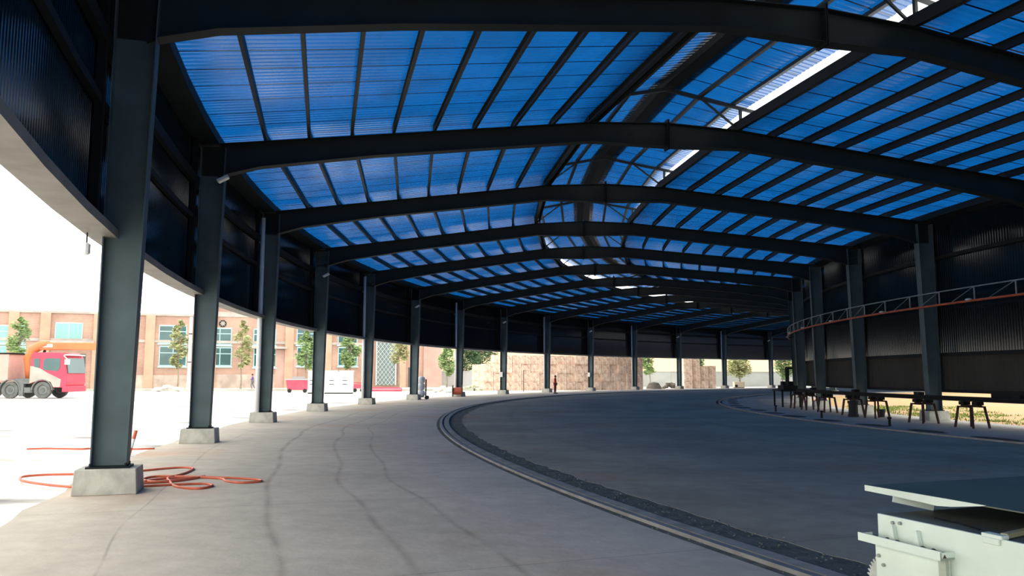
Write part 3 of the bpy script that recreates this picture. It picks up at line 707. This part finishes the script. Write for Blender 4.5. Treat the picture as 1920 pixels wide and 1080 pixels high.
(xa, _), (xb, zb) = b_hit(764, 724), b_hit(775, 689); b = MB(); b.box(xa, xb, -.42, -.35, 0, zb); b.build('door', MATS['dark_door'], bld)
M = Matrix.Translation((bx(414), -.4, b_hit(414, 607)[1])) @ Matrix.Rotation(PI / 2, 4, 'X')
b = MB(); b.lathe([(.42, -.05), (.42, .05), (.34, .05), (.34, .0)], 20, M); fan = b.build('wall_fan', steel_dark, bld)
b = MB()
for i in range(4): b.box(-.32, .32, -.05, .05, .055, .065, M=M @ Matrix.Rotation(i * PI / 4, 4, 'Z'))
b.build('blades', band_m, fan)
# white diamond lattice panel
(xa, za), (xb, zb) = b_hit(703, 722), b_hit(741, 628); lat = MB(); step = .42
n = int((zb - za) / step) + 1; wdt = xb - xa; nx = 5; dx = wdt / nx; dz = dx * 1.3
nz = int((zb - za) / dz)
for i in range(nx):
    for j in range(nz):
        x0, z0 = xa + i * dx, za + j * dz
        lat.bar((x0, 0, z0), (x0 + dx, 0, z0 + dz), .03, .09, up=(0, 1, 0)); lat.bar((x0 + dx, .0, z0), (x0, .0, z0 + dz), .03, .09, up=(0, 1, 0))
lat.box(xa - .06, xa + .06, -.04, .04, za, zb); lat.box(xb - .06, xb + .06, -.04, .04, za, zb)
o = lat.build('lattice_screen', white); o.location = B0 + nb * .62; o.rotation_euler = bld.rotation_euler
b = MB(); b.box(xa - .02, xb + .02, .05, .07, za, zb); b.build('backing_panel', mat('pale_backing', (.16, .22, .22), .6), o)
tag(o, 'tall white diamond lattice screen against the brick factory wall', 'screen')
tag(bld, 'long pale brick factory with teal framed windows across the yard', 'building')

# kerb bed in front of the factory
b = MB(); b.box(-52, -4, -.4, .4, -.05, .14); o = b.build('trim_16', mat('kerb_concrete', (.5, .5, .42), .9, 0, .2, .3, .6)); o.location = (0, 84, 0); o.rotation_euler = (0, 0, .1); tag(o, kind='structure')

# ------------------------------------------------------------------ trees
def tree(px, Y, ytop, ybot, wpx, m, label, trunk_y=None, n=1100, group='street trees in front of the factory', name='street_tree', gz=0.):
    sc = Y / FPX; x = X_at(px, Y); zt = EYE + (702.7 - ytop) * sc; zb = EYE + (702.7 - ybot) * sc; w_ = wpx * sc / 2 * 1.12; n = int(n * 1.5)
    t = empty(name, (x, Y, gz)); zt -= gz; zb -= gz
    b = MB(); b.tube([(0, 0, -.1), (.03, .02, zb * .5), (-.04, 0, zb), (0, 0, (zt + zb) / 2), (0, 0, zt * .95)], [.11, .09, .075, .05, .02], 8)
    for i in range(6):
        a = R.uniform(0, 2 * PI); z0 = zb + (zt - zb) * R.uniform(0, .6); b.tube([(0, 0, z0), (math.cos(a) * w_ * .6, math.sin(a) * w_ * .6, z0 + (zt - zb) * .25)], [.035, .01], 5)
    b.build('trunk', bark, t)
    f = MB(); cl = []
    for i in range(16):
        u = (i + .5) / 16; rad = w_ * (math.sin(PI * min(1, .12 + u * .9)) ** .6); a = R.uniform(0, 2 * PI)
        cl.append((Vector((math.cos(a) * rad * .6, math.sin(a) * rad * .6, zb + (zt - zb) * u)), max(.25, rad * .55)))
    for i in range(n):
        c, s = R.choice(cl); v = Vector((R.gauss(0, 1), R.gauss(0, 1), R.gauss(0, .8))).normalized() * (s * R.uniform(.3, 1.05)); p = c + v
        q = Matrix.Rotation(R.uniform(0, 6), 3, 'Z') @ Matrix.Rotation(R.uniform(-1.2, 1.2), 3, 'X'); l = R.uniform(.12, .24)
        f.face([p + q @ Vector(k_) for k_ in ((-l, 0, 0), (0, -l * .5, .02), (l, 0, 0), (0, l * .5, .02))])
    f.build('foliage', m, t); tag(t, label, 'tree', group); return t
tree(33, 84, 598, 668, 40, leaf, 'leafy young tree behind the red truck at far left')
tree(334, 88, 602, 690, 32, leaf3, 'slim pale tree beside the white pole')
tree(452, 88, 603, 690, 34, leaf3, 'slim yellowish tree standing left of the third outer column', n=900)
tree(573, 86, 622, 690, 36, leaf, 'green tree in front of a window left of the fourth outer column')
tree(657, 84, 618, 690, 34, leaf, 'denser green tree just left of the fifth outer column', n=1300)
tree(748, 86, 632, 680, 34, leaf3, 'thin pale tree right of the white lattice screen', n=700)
tree(838, 92, 648, 702, 30, leaf, 'green tree at the corner of the factory left of the seventh outer column', n=1300)
bg_g = 'trees behind the grey compound wall'
tree(872, 122, 640, 698, 52, leaf2, 'dark evergreen tree behind the grey wall right of the seventh column', n=2600, group=bg_g, name='evergreen_tree')
tree(905, 131, 640, 690, 50, leaf2, 'dark evergreen tree partly hidden behind the eighth outer column', n=2400, group=bg_g, name='evergreen_tree')
tree(1219, 108, 655, 700, 30, leaf, 'round-headed thin tree right of the eleventh outer column', n=1500, group=bg_g, name='round_tree')
tree(1300, 124, 664, 692, 36, leaf2, 'low spreading tree on the hill foot left of the thirteenth column', n=1800, group=bg_g, name='round_tree')
tree(1387, 110, 668, 702, 44, leaf3, 'pale wide tree right of the thirteenth outer column', n=2000, group=bg_g, name='round_tree')
tree(1467, 111, 660, 708, 34, leaf, 'green tree at the far end by the inner wall', n=1500, group=bg_g, name='round_tree')

# ------------------------------------------------------------------ grey compound wall, hillside
b = MB(); pts_ = [(-13, 112), (8, 111), (22, 112), (40, 117), (60, 122), (90, 124)]
for (xa, ya), (xb, yb) in zip(pts_[:-1], pts_[1:]): b.bar((xa, ya, .98), (xb, yb, .98), .25, 2.05); b.bar((xa, ya, 2.06), (xb, yb, 2.06), .4, .1)
tag(b.build('wall_compound', mat('compound_wall_render', (.52, .54, .52), .9, 0, .2, .2, .3)), kind='structure')
b = MB(); NX, NY = 44, 12
for j in range(NY):
    for i in range(NX):
        x = -60 + 230 * i / (NX - 1); y = 130 + 7 * j + 4 * math.sin(i * .7)
        h = (0, .4, 2.0, 3.6, 5.5, 7.2, 9, 10.5, 12, 13, 14, 15)[j] * (1 if x > -8 else max(0, (x + 30) / 22)) + (R.uniform(-.5, .5) if j > 1 else 0); b.v.append(Vector((x, y, h - .1)))
for j in range(NY - 1):
    for i in range(NX - 1): q = j * NX + i; b.f.append((q, q + 1, q + 1 + NX, q + NX)); b.mi.append(0)
tag(b.build('hillside', hill_m, smooth=True), kind='structure')

# ------------------------------------------------------------------ stacks of bricks
bm_ = [mat('stacked_brick_a', (.90, .72, .58), .95, 0, .1, 1, 3.5, (.60, .38, .28)), mat('stacked_brick_b', (.93, .78, .63), .95, 0, .1, 1, 3.0, (.72, .50, .38))]
def pallet_mesh(seed):
    rr = random.Random(seed); b = MB()
    for l in range(6):
        z = l * .141
        nx = 4 if l % 2 else 8
        for i in range(nx):
            x0 = -.48 + .96 * i / nx; j = rr.uniform(-.02, .02); b.box(x0 + .004, x0 + .96 / nx - .004, -.45 + j, .45 + j, z, z + .138, mi=rr.randrange(2))
    return b
protos = [pallet_mesh(i).build('brick_stack', bm_) for i in range(3)]
used = [0, 0, 0]
def put(x, y, z, label, group):
    i = R.randrange(3)
    o = protos[i] if not used[i] else protos[i].copy()
    if used[i]: col.objects.link(o)
    used[i] = 1; o.location = (x, y, z); o.scale = (1.07, 1.07, 1.09); o.rotation_euler = (0, 0, .37 * (group == 'bricks in the big stack') + R.uniform(-.03, .03)); tag(o, label, 'bricks', group)
for j in range(4):
    for i in range(18):
        if i == 0 and j == 3: continue
        put(-2.6 + .985 * i, 85 + .382 * i + R.uniform(-.16, .16), -.05 + .93 * j, 'block of strapped pale red bricks in the big stack behind the middle columns', 'bricks in the big stack')
for j in range(3):
    for i in range(2): put(-3.9 + 1.06 * i, 90 + R.uniform(-.1, .1), -.05 + .93 * j, 'block of bricks in the redder stack set back beside the eighth column', 'bricks in the set-back stack')
for i in range(4):
    for j in range(4 if i < 2 else 3): put(21.9 + 1.06 * i, 101 + .3 * i + R.uniform(-.1, .1), -.05 + .93 * j, 'block of bricks in the low stepped stack between far columns', 'bricks in the low stepped stack')

# ------------------------------------------------------------------ yard objects
def cabinet(px, Y, wpx, label, first=[None]):
    sc = Y / FPX; wd = wpx * sc
    t = empty('white_cabinet', (X_at(px, Y), Y, -.05))
    b = MB(); b.box(-wd / 2, wd / 2, -.4, .4, .1, 1.92); b.box(-wd / 2 - .04, wd / 2 + .04, -.44, .44, 1.92, 1.99); b.build('body', white, t, bevel=.01)
    b = MB(); b.box(-wd / 2 + .06, wd / 2 - .06, -.42, -.4, .2, 1.85); d = b.build('door', mat('cabinet_door', (.7, .78, .76), .5), t)
    b = MB(); b.box(-.2, .2, -.43, -.42, 1.1, 1.16); b.box(-.2, .2, -.43, -.42, .8, .86); b.build('vent', galv, d)
    b = MB(); b.box(-wd / 2, wd / 2, -.38, .38, 0, .1); b.build('base', steel_dark, t)
    tag(t, label, 'cabinet', 'white cabinets in the yard')
cabinet(588, 70, 16, 'narrow white cabinet half hidden left of the fourth outer column')
cabinet(624, 70, 26, 'white cabinet immediately right of the fourth outer column')
cabinet(649, 70, 25, 'white cabinet farther right in the pair beyond the fourth column')
t = empty('red_skip', (X_at(561, 74), 74, -.05)); red = mat('pinkish_red_paint', (.62, .1, .16), .6, 0, .4, .3, 1.5)
b = MB(); b.hexa([(-.9, -.5, .25), (.9, -.5, .25), (.9, .5, .25), (-.9, .5, .25)], [(-1.05, -.6, 1.2), (1.05, -.6, 1.2), (1.05, .6, 1.2), (-1.05, .6, 1.2)]); b.build('tub', red, t)
b = MB(); b.box(-1.1, 1.1, -.65, -.55, 1.15, 1.25); b.box(-1.1, 1.1, .55, .65, 1.15, 1.25); b.box(-.6, .5, -.1, .1, 1.2, 1.45); b.build('rim', mat('grey_rim', (.35, .4, .4), .6), t)
for s in (-.7, .7): b = MB(); b.lathe([(.18, -.06), (.18, .06)], 14, Matrix.Translation((s, -.52, .18)) @ Matrix.Rotation(PI / 2, 4, 'X')); b.build('wheel', rubber, t)
tag(t, 'red metal skip on small wheels left of the white cabinets', 'skip')
t = empty('red_cart', (X_at(674, 76), 76, -.05)); b = MB(); b.box(-.55, .55, -.4, .4, .35, .75); b.build('tray', red, t); b = MB(); b.tube([(-.6, 0, .9), (.55, 0, .85)], .04, 6); b.build('handle', red, t)
for s in (-.35, .35): b = MB(); b.lathe([(.2, -.05), (.2, .05)], 14, Matrix.Translation((s, -.3, .2)) @ Matrix.Rotation(PI / 2, 4, 'X')); b.build('wheel', rubber, t)
tag(t, 'low red cart between the white cabinets and the fifth column', 'cart')
b = MB(); b.prism([(-1.9, 0), (1.9, 0), (1.9, .3), (1.6, .42), (-1.9, .42)], -.2, .2); o = b.build('red_barrier', red); o.location = (X_at(718, 80), 80, -.05)
b = MB(); b.box(-1.85, 1.85, -.22, -.2, .2, .24); b.build('stripe', white, o); tag(o, 'low red barrier at the foot of the lattice screen', 'barrier')
b = MB(); b.tube([(0, 0, 0), (0, 0, 7.75)], [.17, .14], 14); pl_ = b.build('utility_pole', white, smooth=True); pl_.location = (X_at(354, 86), 86, -.05)
b = MB(); b.lathe([(.2, 5.9), (.2, 6.0)], 14); b.lathe([(.19, 2.9), (.19, 3.0)], 14); b.build('band', galv, pl_); tag(pl_, 'white utility pole standing in front of the factory beside the second column', 'pole')
def heap(px, Y, w_, h_, m, name, label, cat, n=26):
    b = MB()
    for i in range(n):
        x = R.uniform(-1, 1); z = R.uniform(0, 1 - abs(x)) * h_ * .8; s = R.uniform(.12, .3) * min(1, w_)
        M = Matrix.Translation((x * w_ / 2, R.uniform(-.4, .4), z)) @ Matrix.Rotation(R.uniform(0, 6), 4, 'Z') @ Matrix.Rotation(R.uniform(-.4, .4), 4, 'X')
        b.box(-s, s, -s * .7, s * .7, -.05, s * .8, M=M)
    o = b.build(name, m, bevel=.03); o.location = (X_at(px, Y), Y, 0); tag(o, label, cat, kind='stuff')
heap(318, 78, 2.8, .55, mat('white_rubble', (.8, .78, .72), .9, 0, .2, .25, 2.), 'rubble', 'heap of white rubble in the yard left of the second column', 'rubble')
heap(236, 70, .9, .5, MATS['white_rubble'], 'rubble', 'small heap of white bags just right of the nearest column', 'rubble', 8)
heap(832, 76, 1.6, .6, MATS['white_rubble'], 'rubble', 'pale rubble heap left of the seventh outer column', 'rubble', 14)
heap(885, 84, 2.2, .6, mat('weedy_rubble', (.6, .62, .45), .9, 0, .2, .35, 2.), 'rubble', 'weedy rubble heap before the grey wall right of the seventh column', 'rubble', 18)
heap(1258, 97, 1.9, .75, mat('dark_stone', (.3, .27, .22), .9, 0, .2, .5, 2.), 'rubble', 'stones heaped beside the black hose coil near the twelfth column', 'stones', 26)
b = MB()
for i in range(6): b.lathe([(.9 - .05 * i, 0), (1.0 - .08 * i, .06), (.9 - .08 * i, .13)], 26, Matrix.Translation((0, 0, .125 * i)))
o = b.build('hose_coil', mat('grey_coil', (.22, .2, .17), .8, 0, .3, .3, 5.), smooth=True); o.location = (X_at(1226, 96), 96, -.05); b = MB(); b.lathe([(.3, .74), (.35, .78), (.1, .82)], 16); b.build('coil_cap', rubber, o)
tag(o, 'low round grey coil on the ground right of the eleventh column', 'coil')
t = empty('site_hut', (X_at(1385, 104), 104, -.05)); b = MB(); b.box(-.65, .65, -.4, .4, .08, .72); b.build('body', mat('cream_box', (.75, .62, .45), .8), t, bevel=.03); b = MB(); b.box(-.58, -.25, -.42, -.4, .12, .42); b.build('opening', steel_dark, t)
b = MB(); b.box(-.7, .7, -.45, .45, .72, .78); b.build('lid', mat('cream_lid', (.8, .7, .52), .8), t); b = MB(); b.box(-.6, .6, -.35, .35, 0, .08); b.build('skid', steel_dark, t)
tag(t, 'small cream box with a dark opening near the thirteenth column', 'box')
b = MB(); b.tube([(0, 0, 0), (0, 0, 2.1)], .035, 6); b.bar((0, 0, 2.05), (.5, 0, 2.05), .02, .03); o = b.build('marker_rod', rubber); o.location = (X_at(982, 79.5), 79.5, -.05); tag(o, 'thin dark rod standing before the big brick stack', 'rod')

# ------------------------------------------------------------------ truck with orange crane
TY = 56.; tx = X_at(82, 54.9)
t = empty('crane_truck', (tx, TY, -.05))
redp = mat('truck_red', (.62, .05, .1), .45, 0, .5, .15, 1.); dust = mat('truck_dust', (.46, .43, .38), .8, 0, .2, .25, 1.); orp = mat('crane_orange', (.75, .22, .08), .5, 0, .4, .15, 1.); dgrey = mat('chassis_grey', (.2, .22, .21), .8, 0, .3, .3, 2.); tyre = mat('dusty_tyre', (.16, .17, .16), .9, 0, .2, .3, 4.)
cabp = [(-.9, 1.0), (-.55, 1.12), (0, 1.22), (.55, 1.12), (.75, .75), (1.55, .75), (1.66, 1.1), (1.6, 1.75), (1.45, 2.75), (1.3, 3.0), (1.0, 3.12), (-.75, 3.12), (-.85, 3.0)]
b = MB(); b.prism(cabp, -1.2, 1.2); cabo = b.build('cab', redp, t, bevel=.03)
b = MB(); b.prism([(-.88, 1.02), (-.55, 1.14), (0, 1.24), (.55, 1.14), (.75, .78), (1.2, .78), (1.25, 1.3), (.3, 1.75), (-.4, 2.15), (-.88, 2.2)], -1.215, -1.2); tag(b.build('dust_patch', dust, cabo), 'grey dusty lower cab side')
b = MB(); b.prism([(.0, 1.95), (.98, 1.85), (1.15, 2.1), (1.12, 2.72), (.15, 2.72), (.0, 2.6)], -1.22, -1.2); b.build('side_window', glass_m, cabo)
b = MB(); b.prism([(-.62, 2.15), (-.25, 2.05), (-.25, 2.7), (-.62, 2.7), (-.68, 2.6)], -1.22, -1.2); b.build('side_window', glass_m, cabo)
b = MB(); b.prism([(1.62, 1.72), (1.69, 1.72), (1.5, 2.74), (1.44, 2.74)], -1.1, 1.1); b.build('windscreen', glass_m, cabo)
b = MB(); b.box(1.5, 1.8, -1.35, -1.22, 2.3, 2.65); b.bar((1.35, -1.2, 2.9), (1.7, -1.28, 2.6), .05, .05); b.box(1.3, 1.6, -1.1, 1.1, 2.92, 3.0); b.build('mirror', white, cabo)
b = MB(); b.box(1.35, 1.72, -1.22, 1.22, .45, .85); b.build('bumper', redp, t, bevel=.04)
b = MB(); b.box(-4.9, 1.4, -.5, .5, .75, 1.0); b.box(-1.9, -.95, -1.1, 1.1, 1.0, 1.35); b.box(-1.6, -1.3, -1.15, -.9, .15, 1.0); b.build('chassis', dgrey, t)
b = MB(); b.tube([(-1.0, -1.0, .75), (-1.0, -1.0, .4)], .3, 12); b.build('fuel_tank', dgrey, t)
def wheel(x, y):
    b = MB(); M = Matrix.Translation((x, y, .58)) @ Matrix.Rotation(PI / 2, 4, 'X'); b.lathe([(.42, -.15), (.56, -.13), (.58, -.05), (.58, .1), (.56, .15), (.36, .15), (.33, .06), (.16, .05), (.14, .12), (.02, .12)], 28, M); wo = b.build('wheel', tyre, t)
    b = MB(); b.lathe([(.32, .05), (.3, .075), (.16, .08)], 20, M); b.build('rim', dgrey, wo)
for x in (0, -2.2, -4.6):
    wheel(x, -1.02); wheel(x, 1.02)
b = MB(); pr = []
for i in range(13): a = PI * i / 12; pr.append((.72 * math.cos(a), .58 + .72 * math.sin(a)))
for i in range(12, -1, -1): a = PI * i / 12; pr.append((.66 * math.cos(a), .58 + .66 * math.sin(a)))
for dx_ in (0, -2.2):
    b = MB()
    for i in range(12): b.prism([(x + dx_, z) for x, z in (pr[i], pr[i + 1], pr[25 - i - 1], pr[25 - i])], -1.25, -.95)
    b.build('mudguard', dgrey, t)
b = MB(); b.box(-7.4, -2.35, -1.25, 1.25, 1.2, 3.0); b.build('cargo_box', mat('pink_panel', (.68, .42, .36), .7, 0, .3, .15, 1.), t, bevel=.02)
b = MB(); b.box(-7.5, -2.25, -1.3, 1.3, 3.0, 3.1); b.build('cargo_rail', steel_dark, t)
cr_ = MB(); cr_.tube([(-1.55, 0, 1.3), (-1.62, 0, 2.0), (-1.75, 0, 2.7), (-1.5, 0, 3.35), (-1.0, 0, 3.62), (-.4, 0, 3.68)], [.3, .32, .34, .36, .33, .28], 10); o = cr_.build('crane_column', orp, t, True)
b = MB(); b.box(-.9, 4.6, -.24, .24, 3.32, 3.82); b.box(4.6, 5.6, -.18, .18, 3.38, 3.76); b.build('boom', orp, t, bevel=.04)
b = MB(); b.box(-.8, .0, -.26, .26, 3.5, 3.72); b.build('boom_plate', white, t)
b = MB(); b.tube([(-1.3, .1, 2.0), (-.7, .1, 3.3)], .09, 8); b.build('cylinder', galv, t)
b = MB(); b.box(-1.25, -.98, -.6, .6, 1.35, 2.7); b.build('equipment_box', dgrey, t)
tag(t, 'red and grey truck with a folded orange crane boom parked in the yard', 'truck')

# ------------------------------------------------------------------ people
def person(name, loc, rz, h, shirt, trousers, skin_m, pose, label, extra=None, shoes=None):
    t = empty(name, loc, rz); s = h / 1.7
    J = {'pel': (0, 0, .93), 'ab': (0, .01, 1.08), 'ch': (0, 0, 1.28), 'nk': (0, .01, 1.43), 'hd': (0, .03, 1.5), 'ht': (0, .04, 1.64)}
    for sx, nm in ((-1, 'l'), (1, 'r')):
        J['hip' + nm] = (sx * .09, 0, .9); J['kn' + nm] = (sx * .1, pose['knee' + nm], .48); J['an' + nm] = (sx * .1, pose['foot' + nm], .08); J['to' + nm] = (sx * .11, pose['foot' + nm] + .16, .03)
        J['sh' + nm] = (sx * .17, 0, 1.38); J['el' + nm] = (sx * .22, pose['el' + nm][0], pose['el' + nm][1]); J['wr' + nm] = (sx * .2, pose['wr' + nm][0], pose['wr' + nm][1])
    def skin(name, chain, rad, m, parent=t, root=0):
        idx = {}; vs = []; es = []
        for c in chain:
            for a in c:
                if a not in idx: idx[a] = len(vs); vs.append(Vector(J[a]) * s)
            es += [(idx[a], idx[b_]) for a, b_ in zip(c[:-1], c[1:])]
        me = bpy.data.meshes.new(name); me.from_pydata(vs, es, []); me.materials.append(m); o = bpy.data.objects.new(name, me); col.objects.link(o); o.parent = parent
        sm = o.modifiers.new('skin', 'SKIN'); sm.use_smooth_shade = True
        for a, i in idx.items(): sv = me.skin_vertices[0].data[i]; r_ = rad[a] * s; sv.radius = (r_, r_); sv.use_root = (i == root)
        o.modifiers.new('sub', 'SUBSURF').levels = 1; o.modifiers['sub'].render_levels = 2; return o
    rb = dict(pel=.12, ab=.11, ch=.135, nk=.055, hd=.075, ht=.085)
    for nm in 'lr': rb.update({'hip' + nm: .085, 'kn' + nm: .055, 'an' + nm: .038, 'to' + nm: .03, 'sh' + nm: .055, 'el' + nm: .038, 'wr' + nm: .026})
    body = skin('body', [['pel', 'ab', 'ch', 'nk', 'hd', 'ht'], ['pel', 'hipl', 'knl', 'anl', 'tol'], ['pel', 'hipr', 'knr', 'anr', 'tor'], ['ch', 'shl', 'ell', 'wrl'], ['ch', 'shr', 'elr', 'wrr']], rb, skin_m)
    rs = {k_: v + .016 for k_, v in rb.items()}
    skin('shirt', [['pel', 'ab', 'ch'], ['ch', 'shl', 'ell', 'wrl'], ['ch', 'shr', 'elr', 'wrr']], rs, shirt)
    skin('trousers', [['pel', 'hipl', 'knl', 'anl'], ['pel', 'hipr', 'knr', 'anr']], rs, trousers)
    b = MB(); b.lathe([(.02, 1.71), (.075, 1.69), (.098, 1.63), (.095, 1.56), (.06, 1.52)], 12, Matrix.Scale(s, 4) @ Matrix.Translation((0, .02, 0))); b.build('hair', mat('black_hair', (.02, .016, .014), .6), t, True)
    for nm in 'lr':                                   # hands with five fingers
        wv = Vector(J['wr' + nm]); ev = Vector(J['el' + nm]); d = (wv - ev).normalized(); x = Vector((1, 0, 0)); x = (x - d * x.dot(d)).normalized(); n_ = d.cross(x); b = MB()
        b.bar((wv + d * .0) * s, (wv + d * .09) * s, .075 * s, .03 * s, up=n_)
        for q in range(4): o0 = wv + d * .085 + x * (-.028 + .019 * q); l = (.06, .07, .066, .05)[q]; b.tube([o0 * s, (o0 + d * l * .5 + n_ * .008) * s, (o0 + d * l * .9 + n_ * .025) * s], [.009 * s, .008 * s, .006 * s], 6)
        o0 = wv + d * .03 + x * .036; b.tube([o0 * s, (o0 + d * .03 + x * .025) * s, (o0 + d * .06 + x * .03) * s], [.01 * s, .009 * s, .007 * s], 6)
        b.build('hand', skin_m, t)
    for nm in 'lr':
        a = Vector(J['an' + nm]); b = MB(); M = Matrix.Translation(a * s + Vector((0, .07 * s, -.075 * s))); b.prism([(-.05, 0), (.05, 0), (.045, .06), (-.045, .06)], -.12, .14, M=M); b.build('shoe', shoes or rubber, t, bevel=.015)
    tag(t, label, 'person'); return t
skn = mat('skin', (.45, .27, .19), .6)
POSE1 = dict(kneel=.02, kneer=-.03, footl=.02, footr=-.06, ell=(-.02, 1.12), elr=(.02, 1.12), wrl=(.1, .93), wrr=(.2, .98))
per = person('person', (X_at(1041, 69.6), 69.6, 0), -PI / 2 - .3, 1.55, mat('red_jacket', (.75, .03, .04), .7), mat('dark_red_trousers', (.16, .02, .025), .7), skn, POSE1, 'person in a red jacket standing sideways just right of the ninth outer column')
POSE2 = dict(kneel=.14, kneer=-.06, footl=.02, footr=-.34, ell=(.06, 1.14), elr=(-.08, 1.12), wrl=(.22, 1.1), wrr=(.02, .92))
person('person', (X_at(474, 88), 88, -.04), PI / 2 + .2, 1.7, mat('purple_shirt', (.12, .08, .3), .7), mat('grey_trousers', (.16, .16, .18), .7), skn, POSE2, 'person in a purple shirt walking in front of the factory left of the third column')
